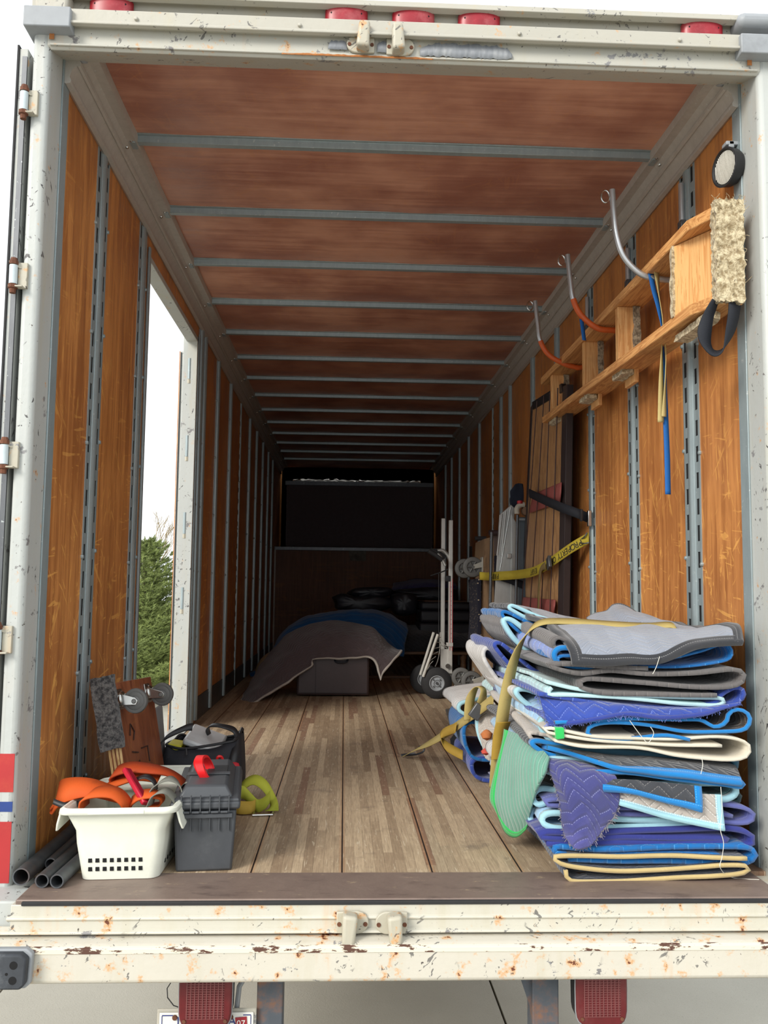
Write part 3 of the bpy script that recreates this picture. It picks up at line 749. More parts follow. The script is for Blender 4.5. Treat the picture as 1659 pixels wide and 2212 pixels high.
# ================================================================== LEFT SIDE THINGS
# --- steel pipes along the left wall
ppm = plain('grey_steel_pipe', (92, 96, 100), .5, .6, .3, 18, dirt=(118, 86, 70), dirtamt=.5)
def pipe(a, b, lab, r=.021):
    t = empty('steel_pipe', a, lab, 'pipe', 'steel pipes lying along the foot of the left wall')
    MB().pipe(a, b, r, r-.004, 28).build('tube', ppm, t)
    MB().lathe(Vector(a)+(Vector(b)-Vector(a)).normalized()*.10, Vector(b)-Vector(a), [(0, r-.0045), (.001, 0)], 20).build('hollow', HOLE, t)  # dark disc set inside the tube in place of its inner shade
pipe((-1.033, -.195, .0225), (-.985, 1.25, .0225), 'rightmost grey steel pipe on the floor, open end beside the white basket')
pipe((-1.079, -.190, .0225), (-1.045, 1.25, .0225), 'second grey steel pipe on the floor, open end touching the rightmost pipe')
pipe((-1.105, -.03, .0245), (-1.095, 1.3, .0245), 'shorter set-back grey steel pipe between the wall-side pipe and the front pair', .0185)
pipe((-1.150, -.165, .0265), (-1.140, 1.3, .0265), 'thick grey steel pipe lying tight against the foot of the left wall', .026)

# --- white basket
WPL = plain('white_plastic', (226, 228, 214), .38, var=.03, dirt=(190, 190, 176), dirtamt=.25)
def basket(label, P00, P10, P01, H, lip, holes=True, flare=.045, mat=WPL, cat='basket'):
    """P00 front-left, P10 front-right, P01 back-left of the foot"""
    O = Vector(P00); X = Vector(P10)-O; Y = Vector(P01)-O; W = X.length; D = Y.length; X.normalize(); Y.normalize()
    t = empty('plastic_basket', O+X*W/2+Y*D/2, label, cat)
    def rr(z, gx, n=6, rad=.03):
        pts = []
        for cx_, cy_, a0 in ((W+gx-rad, -gx+rad, -90), (W+gx-rad, D+gx-rad, 0), (-gx+rad, D+gx-rad, 90), (-gx+rad, -gx+rad, 180)):
            for k in range(n+1):
                a = math.radians(a0+90*k/n); pts.append(O+X*(cx_+rad*math.cos(a))+Y*(cy_+rad*math.sin(a))+Vector((0, 0, z)))
        return pts
    m = MB(); prev = None
    for z, g in ((.004, 0), (H*.5, flare*.35), (H*.68, flare*.42), (H*.92, flare*.9), (H, flare)):
        r = [m.bm.verts.new(p) for p in rr(z, g)]
        if prev:
            for k in range(len(r)): m.bm.faces.new((prev[k], prev[(k+1) % len(r)], r[(k+1) % len(r)], r[k]))
        else: m.bm.faces.new(r[::-1])
        prev = r
    m.build('body', mat, t, solid=.004)
    m = MB(); prev = None
    for z, g in ((H-.002, flare), (H+.003, flare+.006), (H-.001, flare+.014), (H-lip, flare+.016)):
        r = [m.bm.verts.new(p) for p in rr(z, g, rad=.035)]
        if prev:
            for k in range(len(r)): m.bm.faces.new((prev[k], prev[(k+1) % len(r)], r[(k+1) % len(r)], r[k]))
        prev = r
    m.build('rim', mat, t, solid=.004)
    if holes:
        for row in range(2):
            for k in range(8):
                c = O+X*(W*(.12+.093*k+.01))-Y*.0005+Vector((0, 0, .036+.027*row)); f = -flare*.35*(c.z/(H*.5))
                MB().box(c+Y*(f+.0015), (.0115, .008, .0125), Matrix((X, Y, Vector((0, 0, 1)))).transposed()).build('vent_hole', HOLE, t, smooth=False)
            for k in range(6):
                c = O+X*(W+.0005+flare*.35*.3)+Y*(D*(.2+.1*k))+Vector((0, 0, .036+.027*row)); MB().box(c-X*.0015, (.008, .0115, .0125), Matrix((X, Y, Vector((0, 0, 1)))).transposed()).build('vent_hole', HOLE, t, smooth=False)
        for sx_ in (-1, 1):
            xe = -flare-.008 if sx_ < 0 else W+flare+.008
            c0 = O+X*xe-Y*.010+Vector((0, 0, H-.004))
            MB().prism([c0-Y*.02, c0-Y*.014+Vector((0, 0, -.045))+X*sx_*.012, c0+Vector((0, 0, -.068))+X*sx_*.018, c0+Vector((0, 0, -.060))+X*sx_*.016+Y*.10, c0+Vector((0, 0, -.02))+Y*.19, c0+Vector((0, 0, 0))+Y*.20], X*sx_, .007).build('side_grip', mat, t, bevel=.002)
        fc = O+X*(W*.5)-Y*(flare+.0165)+Vector((0, 0, H-.006))
        MB().box(fc, (W*.72, .005, .012), Matrix((X, Y, Vector((0, 0, 1)))).transposed()).build('front_lip', mat, t, bevel=.002)
    return t
basket('white plastic basket with two rows of square holes, filled with orange and grey straps', (-.985, -.118, 0), (-.752, -.102, 0), (-.978, .24, 0), .225, .013)
TUB00, TUB10, TUB01 = (-.97, .26, 0), (-.752, .27, 0), (-.97, .50, 0)
basket('plain white plastic tub half hidden behind the basket of straps', TUB00, TUB10, TUB01, .215, .012, holes=False)

# --- straps piled in the basket
ORG = webbing('orange_webbing', (206, 92, 36), (184, 74, 28)); GRYW = webbing('grey_webbing', (132, 132, 122), (104, 104, 96))
ORI = webbing('orange_back', (170, 64, 26))
t = empty('orange_lifting_strap', (-.93, .05, .24), 'wide orange lifting strap looped over the left rim of the white basket', 'strap')
def S(*pts): return [Vector(p) for p in pts]
strap('webbing', S((-.90, -.02, .235), (-.99, -.03, .262), (-1.075, -.02, .25), (-1.105, .0, .215), (-1.09, .03, .185), (-1.02, .05, .215), (-.95, .09, .25), (-.87, .12, .275), (-.80, .13, .262)),
      S((-.2, .9, .3), (-.2, .8, .45), (-.2, .6, .7), (.1, .5, .8), (.2, .7, -.5), (0, .8, -.3), (0, .9, .2), (0, .9, .3), (0, 1, .2)), .085, ORG, t, .006)
strap('webbing', S((-.99, -.09, .215), (-.985, -.10, .245), (-.955, -.095, .262), (-.90, -.085, .258), (-.865, -.08, .23), (-.86, -.07, .20)),
      S((.1, 1, .1), (.1, 1, .1), (.1, 1, .25), (.1, 1, .2), (.1, 1, .1), (.1, 1, .1)), .075, ORG, t, .006)
strap('webbing', S((-.93, .14, .235), (-.955, .12, .275), (-.90, .10, .300), (-.82, .10, .295), (-.76, .12, .275), (-.72, .14, .235), (-.73, .12, .20)),
      S((.3, .9, 0), (.1, .9, .3), (0, .9, .3), (0, .9, .2), (.1, .9, 0), (.2, .9, -.1), (.2, .9, 0)), .07, ORI, t, .006)
strap('webbing', S((-.86, -.03, .215), (-.83, -.045, .24), (-.79, -.05, .247), (-.76, -.04, .235), (-.765, -.02, .21), (-.80, -.03, .205)),
      S((0, .9, .4), (0, .9, .3), (0, .9, .2), (0, .9, 0), (0, .9, 0), (0, .9, 0)), .06, ORG, t, .006)
strap('black_lining', S((-1.10, -.045, .222), (-1.06, -.055, .212), (-1.02, -.05, .216)), (0, .5, 1), .018, BLACK, t)
strap('black_lining', S((-.87, .04, .27), (-.83, .03, .285), (-.80, .03, .27), (-.79, .03, .24)), (0, .9, .2), .03, BLACK, t)
# red plastic-handled bar
t = empty('red_strap_handle', (-.84, .03, .28), 'crimson plastic handle lying diagonally across the orange strap', 'handle')
a = Vector((-.895, .045, .305)); b = Vector((-.800, -.075, .222))
d = (b-a).normalized(); ur = Vector((0, .4, 1)); sd_ = d.cross(ur).normalized(); ur = sd_.cross(d)
R3 = Matrix((d, sd_, ur)).transposed()
MB().box((a+b)/2, ((b-a).length, .030, .016), R3).build('bar', plain('crimson_plastic', (178, 30, 52), .35, var=.1), t, bevel=.004)
MB().box((a+b)/2+ur*.008, ((b-a).length*.9, .016, .003), R3).build('groove', plain('groove_shade_red', (130, 20, 38), .4), t)  # strip lying on the bar; the groove's shade is put into its darker red
# grey strap loops
t = empty('grey_webbing_strap', (-.72, .0, .2), 'grey webbing strap looping out of the basket beside the toolbox', 'strap')
strap('webbing', S((-.80, -.02, .215), (-.785, -.02, .265), (-.745, .0, .285), (-.712, .01, .262), (-.705, .0, .222), (-.735, -.01, .205)),
      S((.3, .9, .1), (.2, .9, .1), (0, 1, .1), (-.2, .9, 0), (-.2, .9, 0), (0, 1, 0)), .052, GRYW, t, .003)
strap('webbing', S((-.79, -.07, .215), (-.775, -.075, .250), (-.745, -.07, .262), (-.722, -.05, .24), (-.70, -.02, .19), (-.692, 0, .12), (-.695, .0, .05), (-.70, .02, .012)),
      S((.2, 1, 0), (.1, 1, 0), (0, 1, .1), (0, 1, .1), (.1, 1, .1), (.1, 1, 0), (.1, 1, 0), (.1, 1, 0)), .055, GRYW, t, .003)
strap('webbing', S((-.73, .10, .20), (-.71, .08, .25), (-.68, .06, .262), (-.665, .04, .24)), (.1, 1, 0), .05, GRYW, t)
# --- toolbox
BPL = plain('charcoal_plastic', (66, 69, 73), .5, var=.08, sc=30, dirt=(110, 112, 112), dirtamt=.22)
O = Vector((-.712, -.045, 0)); X = Vector((.194, .020, 0)).normalized(); Y = Vector((-.10, 1, 0)).normalized()*1
tb = empty('toolbox', (-.61, .15, 0), 'charcoal plastic toolbox with a red carry handle, right of the white basket', 'toolbox')
def tp(x, y, z): return O+X*x+Y*y+Vector((0, 0, z))
W, D, H = .186, .50, .205
def frus(m, z0, g0, z1, g1, x0=0, x1=W, y0=0, y1=D):
    a = [m.bm.verts.new(tp(x0-g0, y0-g0, z0)), m.bm.verts.new(tp(x1+g0, y0-g0, z0)), m.bm.verts.new(tp(x1+g0, y1+g0, z0)), m.bm.verts.new(tp(x0-g0, y1+g0, z0))]
    b = [m.bm.verts.new(tp(x0-g1, y0-g1, z1)), m.bm.verts.new(tp(x1+g1, y0-g1, z1)), m.bm.verts.new(tp(x1+g1, y1+g1, z1)), m.bm.verts.new(tp(x0-g1, y1+g1, z1))]
    m.bm.faces.new(a[::-1]); m.bm.faces.new(b)
    for i in range(4): m.bm.faces.new((a[i], a[(i+1) % 4], b[(i+1) % 4], b[i]))
    return m
frus(MB(), 0, -.004, H-.01, .006).build('body', BPL, tb, bevel=.008)
lid = frus(MB(), H-.008, .018, H+.018, .018); lid = lid.build('lid', BPL, tb, bevel=.008)
frus(MB(), H+.016, .016, H+.027, .012).build('lid_rim', BPL, lid, bevel=.004)
frus(MB(), H+.024, -.004, H+.062, -.028).build('lid_top', BPL, lid, bevel=.008)
m = MB(); m.prism([tp(.02+.0*i, .18, H+.0635) for i in (0,)]+[tp(.165, .18, H+.0635), tp(.165, .215, H+.0635), tp(.02, .215, H+.0635)], (0, 0, 1), .003)
m.build('lid_panel', BPL, lid, bevel=.001)
frus(MB(), H+.055, 0, H+.064, 0, .085, .155, .225, .345).build('tray_recess', HOLE if False else plain('recess_shade', (38, 40, 43), .6), lid, bevel=.002)  # slab slightly proud of the lid; recess shade is put into its dark colour
m = MB()
for k in range(6):
    x = .018+.030*k
    m.prism([tp(x-.0015, -.026, H-.012), tp(x+.0015, -.026, H-.012), tp(x+.0015, -.004, H-.012), tp(x-.0015, -.004, H-.012)], (0, 0, 1), .048)
    m.prism([tp(x-.0015, -.012, H-.075), tp(x+.0015, -.012, H-.075), tp(x+.0015, .004, H-.075), tp(x-.0015, .004, H-.075)], (0, 0, 1), .06)
m.build('hinge_ribs', BPL, tb, smooth=False)
m = MB()
for k in range(5):
    x = .033+.030*k; m.tube([tp(x-.011, -.022, H-.014), tp(x+.011, -.022, H-.014)], .004, 8)
m.b2(tp(.004, -.016, H-.028), tp(.182, -.006, H-.018)) if False else None
m.build('hinge_pins', BPL, tb)
MB().prism([tp(.004, -.018, H-.034), tp(.180, -.018, H-.034), tp(.180, .0, H-.034), tp(.004, .0, H-.034)], (0, 0, 1), .014).build('hinge_strip', BPL, tb, bevel=.002)
rm = plain('bright_red_plastic', (226, 32, 36), .35, var=.05)
hz = H+.062
P = [tp(.082, .15, hz-.004), tp(.068, .14, hz+.022), tp(.058, .155, hz+.044), tp(.060, .20, hz+.054), tp(.072, .25, hz+.046), tp(.084, .28, hz+.022), tp(.094, .285, hz-.004)]
mh = MB(); C_ = cr(P, 26)
rows = []
for i, p in enumerate(C_):
    tt = (C_[min(i+1, 25)]-C_[max(i-1, 0)]).normalized(); a = X.copy(); b = tt.cross(a).normalized(); 
    rows.append([p+a*.013+b*.004, p+a*.015, p+a*.012-b*.006, p-a*.012-b*.006, p-a*.015, p-a*.013+b*.004, p+a*.013+b*.004])
mh.grid(rows).build('handle', rm, tb, solid=.003)

# --- yellow strap coil right of the toolbox
YEL = webbing('lime_webbing', (170, 172, 62), (142, 150, 46)); YELB = webbing('amber_webbing', (190, 160, 70), (160, 130, 50))
t = empty('yellow_ratchet_strap', (-.50, .72, 0), 'yellow green webbing strap folded on the floor right of the toolbox', 'strap')
strap('webbing', S((-.62, .82, .02), (-.60, .83, .075), (-.55, .82, .11), (-.50, .78, .095), (-.465, .74, .05), (-.462, .70, .012)), S((.1, .2, 1), (.1, .5, .8), (.1, .7, .5), (.1, .6, .6), (.2, .5, .8), (1, .1, 0)), .055, YEL, t)
strap('webbing', S((-.62, .76, .06), (-.585, .75, .075), (-.55, .73, .05), (-.52, .71, .03), (-.49, .70, .045), (-.47, .70, .07)), S((0, .3, 1), (0, .2, 1), (0, .2, 1), (0, .2, 1), (0, .2, 1), (0, .2, 1)), .05, YEL, t)
strap('webbing', S((-.62, .70, .03), (-.585, .68, .03), (-.545, .69, .028), (-.53, .71, .03)), S((0, .3, 1), (0, .3, 1), (0, .5, 1), (0, .2, 1)), .05, YELB, t)
MB().tube([(-.535, .655, .006), (-.455, .665, .006)], .006, 10).tube([(-.535, .655, .006), (-.53, .69, .010)], .004, 8).tube([(-.455, .665, .006), (-.455, .69, .010)], .004, 8).build('end_bar', CHROME, t)

# --- leaning furniture dolly (left)
DW = wood_ply('dolly_plywood', (112, 60, 38), (146, 88, 58), scratch=.2); CPT = carpet('grey_carpet', (52, 52, 54), (112, 110, 108), 70)
EDG = raw_wood('plywood_edge', (178, 138, 84), (220, 186, 132), 'z')
t = empty('furniture_dolly', (-1.0, .5, 0), 'plywood furniture dolly with grey carpet edging leaning on the left wall, casters outward', 'dolly')
# deck: leaning plane.  local axes: L (up along the lean), N (outward normal, caster side), Wd (depth into truck)
Lx = Vector((-.20, .06, 1)).normalized(); Wd = Vector((.10, 1, 0)); Wd = (Wd-Lx*Wd.dot(Lx)).normalized(); Nn = Wd.cross(Lx).normalized()
if Nn.x < 0: Nn = -Nn
D0 = Vector((-.905, .28, .01))
RD = Matrix((Nn, Wd, Lx)).transposed()
def dp(n, w, l): return D0+Nn*n+Wd*w+Lx*l
HL, HW = .56, .44
MB().box(dp(-.030, HW/2, HL/2), (.045, HW, HL), RD).build('deck', DW, t, bevel=.002)
m = MB()
for n_ in (-.050, -.036, -.022, -.010): m.box(dp(n_, -.002, HL/2), (.008, .004, HL-.004), RD)
m.build('plywood_edge', EDG, t)
def pad(name, c, d, mat, parent, rot, amp=.006, bev=.008):
    o = MB().box(c, d, rot); bmesh.ops.subdivide_edges(o.bm, edges=o.bm.edges, cuts=7, use_grid_fill=True)
    for v in o.bm.verts: v.co += Vector((nz(v.co.x*40, v.co.y*40, v.co.z*40), nz(v.co.y*40, v.co.z*40, 5), nz(v.co.z*40, v.co.x*40, 9)))*amp
    return o.build(name, mat, parent)
pad('carpet_pad', dp(-.034, -.012, HL-.10), (.085, .026, .26), CPT, t, RD)
pad('carpet_pad', dp(-.030, -.012, .12), (.08, .026, .11), CPT, t, RD)
pad('carpet_pad', dp(-.062, HW/2, HL-.04), (.022, HW, .07), CPT, t, RD)
def caster(parent, base, n, side, axis, r=.048, w=.026, drop=.075, wm=GRUB, fm=CHROME, off=.02, hub=CHROME):
    """base point on deck, n outward normal, axis = wheel axle direction"""
    n = Vector(n).normalized(); axis = Vector(axis).normalized(); side = Vector(side).normalized(); base = Vector(base)
    R_ = Matrix((side, axis, n)).transposed()
    f = MB().box(base+n*.003, (.075, .06, .006), R_).lathe(base+n*.006, n, [(0, .028), (.008, .03), (.014, .026), (.018, 0)], 20)
    ctr = base+n*(drop+.0)+side*off
    for s in (-1, 1):
        p = base+axis*(s*(w/2+.006))
        q = ctr+axis*(s*(w/2+.004))
        f.prism([p+n*.012-side*.022, p+n*.012+side*.022, q+side*.014+n*.006, q+n*.014, q-side*.012+n*.006], axis, s*.003)
    c = f.build('caster', fm, parent, bevel=.0015)
    MB().lathe(ctr-axis*w/2, axis, [(0, r*.40), (0, r*.66), (.002, r*.72), (.001, r*.80), (.003, r*.95), (w*.5-.0, r), (w-.003, r*.95), (w-.001, r*.80), (w-.002, r*.72), (w, r*.66), (w, r*.4)], 40).build('wheel', wm, c)
    MB().lathe(ctr-axis*(w/2-.002), axis, [(0, 0), (0, r*.2), (.004, r*.64), (w-.008, r*.64), (w-.004, r*.2), (w-.004, 0)], 24).lathe(ctr-axis*(w/2+.012), axis, [(0, 0), (0, .006), (.004, .009), (w+.020, .009), (w+.024, .006), (w+.024, 0)], 12).build('hub', hub, c)
    return c
HUBM = plain('grey_hub', (120, 120, 118), .4, .3)
for w_ in (.045, .36):
    caster(t, dp(-.007, w_, HL-.062), Nn, -Lx, Wd, r=.046, drop=.062, off=.016, hub=HUBM)
MB().tube([dp(-.004, .10, .36), dp(-.004, .12, .40), dp(-.004, .15, .37), dp(-.004, .13, .34)], .0025, 6).tube([dp(-.004, .10, .30), dp(-.004, .16, .29)], .0025, 6).tube([dp(-.004, .10, .22), dp(-.004, .16, .26), dp(-.004, .17, .20)], .0025, 6).tube([dp(-.004, .20, .30), dp(-.004, .27, .30), dp(-.004, .27, .24)], .0025, 6).build('marker_scrawl', plain('faded_ink', (58, 34, 26), .7), t)
# grey plastic crate lid behind the dolly
t = tag(MB().box((-.955, .80, .20), (.02, .34, .40), Matrix.Rotation(-.10, 3, 'Y')).build('crate_lid', plain('speckled_grey', (128, 130, 132), .6, bump=.3), bevel=.03), 'speckled grey rounded lid leaning behind the plywood dolly', 'lid')

# --- black tool bag
BAG = plain('black_nylon', (34, 35, 42), .75, var=.2, sc=20, bump=.5, bsc=25); REDN = plain('red_nylon', (170, 28, 40), .7, bump=.3)
t = empty('tool_bag', (-.74, 1.1, 0), 'open black nylon tool bag with carry straps and a red end panel, behind the toolbox', 'bag')
bx0, bx1, by0, by1 = -.945, -.61, .80, 1.17
prof = [(0., .93, .93), (.05, 1., 1.), (.13, 1., 1.), (.19, .96, .9), (.225, .92, .72)]
m = MB(); prev = None; n = 44
def bagpt(z, sx, sy, k, fx=0):
    a = 2*math.pi*k/n; c, s_ = math.cos(a), math.sin(a); c = math.copysign(abs(c)**.45, c); s_ = math.copysign(abs(s_)**.45, s_)
    x = (bx0+bx1)/2+(bx1-bx0)/2*sx*c; y = (by0+by1)/2+(by1-by0)/2*sy*s_
    zz = z
    if z > .18: zz = z+.05*(c**2)*(1 if c > 0 else .25)+.03*nz(a*2, z*9)
    return Vector((x+.012*nz(x*9, z*14, y*5), y+.012*nz(z*12, x*9), zz))
for z, sx, sy in prof:
    r = [m.bm.verts.new(bagpt(z, sx, sy, k)) for k in range(n)]
    if prev:
        for k in range(n): m.bm.faces.new((prev[k], prev[(k+1) % n], r[(k+1) % n], r[k]))
    else: m.bm.faces.new(r[::-1])
    prev = r
m.build('body', BAG, t, solid=.006, sub=1)
P = cr([bagpt(.225, .92, .72, k)+Vector((0, 0, .004)) for k in range(0, n+1, 4)], 60)
MB().tube(P, .006, 8, caps=False).build('zip_edge', BLACK, t)
strap('carry_strap', S((-.945, .80, .10), (-.955, .78, .20), (-.925, .81, .275), (-.85, .85, .315), (-.815, .86, .320)), S((.9, -.2, 0), (.9, -.3, .1), (.5, .2, .8), (.2, .6, .8), (.1, .4, 1)), .032, BLACK, t, .004)
strap('carry_strap', S((-.765, 1.05, .245), (-.77, .98, .29), (-.745, .92, .318), (-.695, .90, .318), (-.645, .92, .295), (-.63, .88, .25), (-.635, .83, .20), (-.645, .795, .10)), S((.2, .9, .2), (.3, .8, .3), (.3, .9, .3), (.1, .9, .3), (.1, .8, .6), (.9, .2, 0), (1, .1, 0), (1, .1, 0)), .032, BLACK, t, .004)
MB().b2((-.672, .79, .01), (-.607, .82, .185)).build('red_panel', REDN, t, bevel=.02)
MB().lathe((-.83, .81, .215), (0, -.3, 1), [(0, .006), (.02, .004), (.03, 0)], 8).build('zip_pull', STEEL, t)
t = tag(MB().box((-.78, .99, .245), (.16, .20, .03), Matrix.Rotation(.35, 3, 'Y')@Matrix.Rotation(.2, 3, 'X')).build('blister_pack', plain('clear_film', (206, 208, 208), .2, var=.08, sc=30, dirt=(170, 176, 178), dirtamt=.5), bevel=.01), 'shiny clear plastic package lying in the open black tool bag', 'package')
t = tag(MB().box((-.90, .96, .215), (.06, .12, .05), Matrix.Rotation(.15, 3, 'Y')).build('yellow_box', plain('yellow_card', (216, 206, 50), .5), bevel=.004), 'small yellow box inside the left end of the black tool bag', 'box')
tag(MB().tube(cr([(-.70, .785, .185), (-.695, .775, .21), (-.68, .78, .21), (-.672, .785, .185)], 14), .006, 8).build('red_pliers_grip', rm), 'small red tool grip poking out of the end pocket of the tool bag', 'tool')
# ================================================================== RIGHT WALL THINGS
PINE = raw_wood('pine_board', (176, 118, 66), (214, 160, 100), 'y', .6)
PINEZ = raw_wood('pine_rung', (196, 136, 76), (222, 172, 112), 'z', .6)
CARP = carpet('tan_carpet', (136, 118, 88), (206, 192, 160), 60); CARP2 = carpet('grey_tan_carpet', (104, 92, 76), (172, 160, 136), 60)
t = empty('wooden_ladder', (1.1, .8, 2.0), 'wooden two-rail rack with carpet padded crossboards hanging on wall hooks below the work light', 'ladder')
def railm(y0, y1, za0, za1, zb0, zb1, x0=1.035, x1=1.165, ch=.06):
    m = MB()
    P0 = [(x0+ch*.9, y0, za0), (x1, y0, za0), (x1, y1, zb0), (x0, y1, zb0), (x0, y0+ch*2.4, za0+(zb0-za0)*.04)]
    b = [m.bm.verts.new(p) for p in P0]; th_ = [za1-za0, za1-za0, zb1-zb0, zb1-zb0, za1-za0]
    c = [m.bm.verts.new((p[0], p[1], p[2]+h)) for p, h in zip(P0, th_)]
    m.bm.faces.new(b[::-1]); m.bm.faces.new(c)
    for i in range(5): m.bm.faces.new((b[i], b[(i+1) % 5], c[(i+1) % 5], c[i]))
    return m
railm(-.08, 2.45, 2.210, 2.252, 2.206, 2.25).build('rail', PINE, t, bevel=.004)
railm(-.09, 2.42, 1.892, 1.934, 1.955, 1.995).build('rail', PINE, t, bevel=.004)
def zr(y): return 1.934+(y+.09)/2.51*.06, 2.208
# near slanted plate
z0, z1 = zr(.1)
MB().prism([(1.035, .20, z0), (1.05, .215, z0), (1.172, -.045, z0), (1.157, -.06, z0)], (0, 0, 1), z1-z0).build('end_plate', PINEZ, t, bevel=.003)
pad('carpet_trim', (1.036, .205, (z0+z1)/2), (.016, .022, z1-z0), CARP, t, None, .006)
R0 = Matrix.Rotation(0, 3, 'Z')
o = MB().box((1.118, -.085, 2.075), (.098, .045, .36)); bmesh.ops.subdivide_edges(o.bm, edges=o.bm.edges, cuts=26, use_grid_fill=True)
rg = random.Random(2)
for v in o.bm.verts:
    n_ = Vector((nz(v.co.x*90, v.co.y*90, v.co.z*90), nz(v.co.y*90, v.co.z*90, 5), nz(v.co.z*90, v.co.x*90, 9)))
    v.co += n_*.009
o.build('carpet_block', CARP, t)
m = MB()
for i in range(70):
    p = Vector((rg.uniform(1.07, 1.165), -.108, rg.choice([rg.uniform(2.22, 2.26), rg.uniform(1.9, 2.25)])))
    if rg.random() < .6: p.x = rg.choice([1.07, 1.072, 1.165])
    d = Vector((rg.uniform(-1, 1)*.02, -.01, rg.uniform(-.4, 1)*.022)); m.tube([p, p+d*.5+Vector((.003, 0, .002)), p+d], .0008, 4)
tag(m.build('carpet_fringe', CARP, t), kind='stuff')
for px, w in ((1336, .032), (1262, .034), (1192, .034)):
    y = A(px, 800, x=1.045).y; z0, z1 = zr(y)
    MB().b2((1.045, y, z0), (1.125, y+.04, z1)).build('rung', PINEZ, t, bevel=.003)
    MB().b2((1.115, y-.01, z0-.10), (1.135, y+.13, z1)).build('crossboard', PINEZ, t, bevel=.002)
    pad('carpet_pad', (1.128, y-.014, (z0+z1)/2), (.03, .016, z1-z0), CARP2, t, None, .006)
    pad('carpet_pad', (1.085, y+.07, z0-.052), (.05, .15, .022), CARP, t, None, .008)
pad('carpet_pad', (1.09, .12, 1.872), (.05, .30, .024), CARP, t, None, .008)
# wall hooks
ORS = plain('orange_sleeve', (206, 92, 34), .5, var=.15)
HK = ((.5, [(1.19, 2.60), (1.19, 2.36), (1.188, 2.24), (1.175, 2.204), (1.14, 2.190), (1.093, 2.192), (1.016, 2.21), (.949, 2.275), (.918, 2.36), (.905, 2.46), (.899, 2.566)], None, 'bare zinc wall hook nearest the truck opening, with straps hanging from it'),
      (1.2, [(1.19, 2.60), (1.19, 2.36), (1.188, 2.24), (1.175, 2.200), (1.14, 2.186), (1.114, 2.186), (1.034, 2.195), (.955, 2.258), (.916, 2.34), (.902, 2.44), (.890, 2.561)], 1, 'middle wall hook with an orange sleeve on its curve'),
      (1.93, [(1.19, 2.60), (1.19, 2.36), (1.188, 2.24), (1.175, 2.200), (1.14, 2.186), (1.114, 2.190), (1.057, 2.205), (.964, 2.258), (.916, 2.34), (.902, 2.44), (.887, 2.571)], 1, 'farthest wall hook with an orange sleeve on its curve'))
for y, P, sl, lab in HK:
    t = empty('wall_hook', (1.19, y, 2.3), lab, 'hook', 'J hooks on the right wall posts')
    C_ = cr([(a, y, b) for a, b in P], 60); MB().tube(C_, .0125, 12).build('rod', galv('hook_zinc', (170, 174, 176), (200, 202, 204), .3, .7) if y == .5 else bpy.data.materials['hook_zinc'], t)
    if sl: MB().tube(C_[18:48], .0145, 12).build('sleeve', ORS, t)
    e = C_[-1]; tp_ = [Vector((e.x-.012-.019*(1-math.cos(a))*.9, y, e.z-.030+.026*math.sin(a)*-1)) for a in [2*math.pi*k/20 for k in range(21)]]
    MB().tube(tp_, .004, 8, caps=False).build('eye', CHROME, t)
    MB().b2((1.178, y-.02, 2.40), (1.20, y+.02, 2.44)).build('bracket', STEEL, t, bevel=.003)
# straps on the near hook
BLU = webbing('blue_webbing', (36, 104, 178), (30, 84, 150)); TAN = webbing('tan_webbing', (196, 180, 124), (172, 156, 104)); BLKW = webbing('black_webbing', (42, 44, 50), (30, 32, 38))
def PX(y, *q): return [A(a, b, y=y) for a, b in q]
t = empty('blue_strap', (1.06, .5, 1.8), 'long blue webbing strap hanging from the near hook, its end lowest on the wall', 'strap')
strap('webbing', PX(.49, (1405, 588), (1412, 625), (1424, 670), (1431, 720), (1434, 800), (1437, 880), (1441, 980), (1443, 1068)), S((1, .3, 0), (1, .3, 0), (1, .5, 0), (.5, 1, 0), (.8, .5, 0), (1, .3, 0), (1, .2, 0), (1, .2, 0)), .024, BLU, t)
t = empty('tan_strap', (1.08, .5, 1.8), 'tan webbing strap doubled over the near hook beside the blue one', 'strap')
strap('webbing', PX(.475, (1418, 586), (1424, 640), (1432, 700), (1430, 760), (1428, 830), (1427, 912)), S((1, .4, 0), (.5, 1, 0), (.4, 1, 0), (.6, 1, 0), (.9, .5, 0), (1, .2, 0)), .026, TAN, t)
strap('webbing', PX(.47, (1431, 720), (1438, 760), (1437, 830), (1434, 900)), S((.4, 1, 0), (.3, 1, 0), (.6, 1, 0), (1, .3, 0)), .022, TAN, t)
t = tag(strap('blue_strap_end', PX(1.2, (1256, 690), (1259, 712), (1262, 735)), (1, .4, 0), .022, BLU), 'short blue strap end hanging under the middle orange hook', 'strap')
t = tag(strap('black_strap_loop', PX(-.09, (1545, 650), (1527, 690), (1522, 735), (1540, 762), (1562, 755), (1578, 712), (1586, 670), (1590, 620)), S((.6, .7, 0), (1, .3, .3), (1, .4, -.2), (.5, .8, .6), (.4, .8, .4), (.8, .6, 0), (1, .5, 0), (1, .3, 0)), .055, BLKW, thick=.004), 'black webbing loop dangling below the carpeted end of the rack', 'strap')
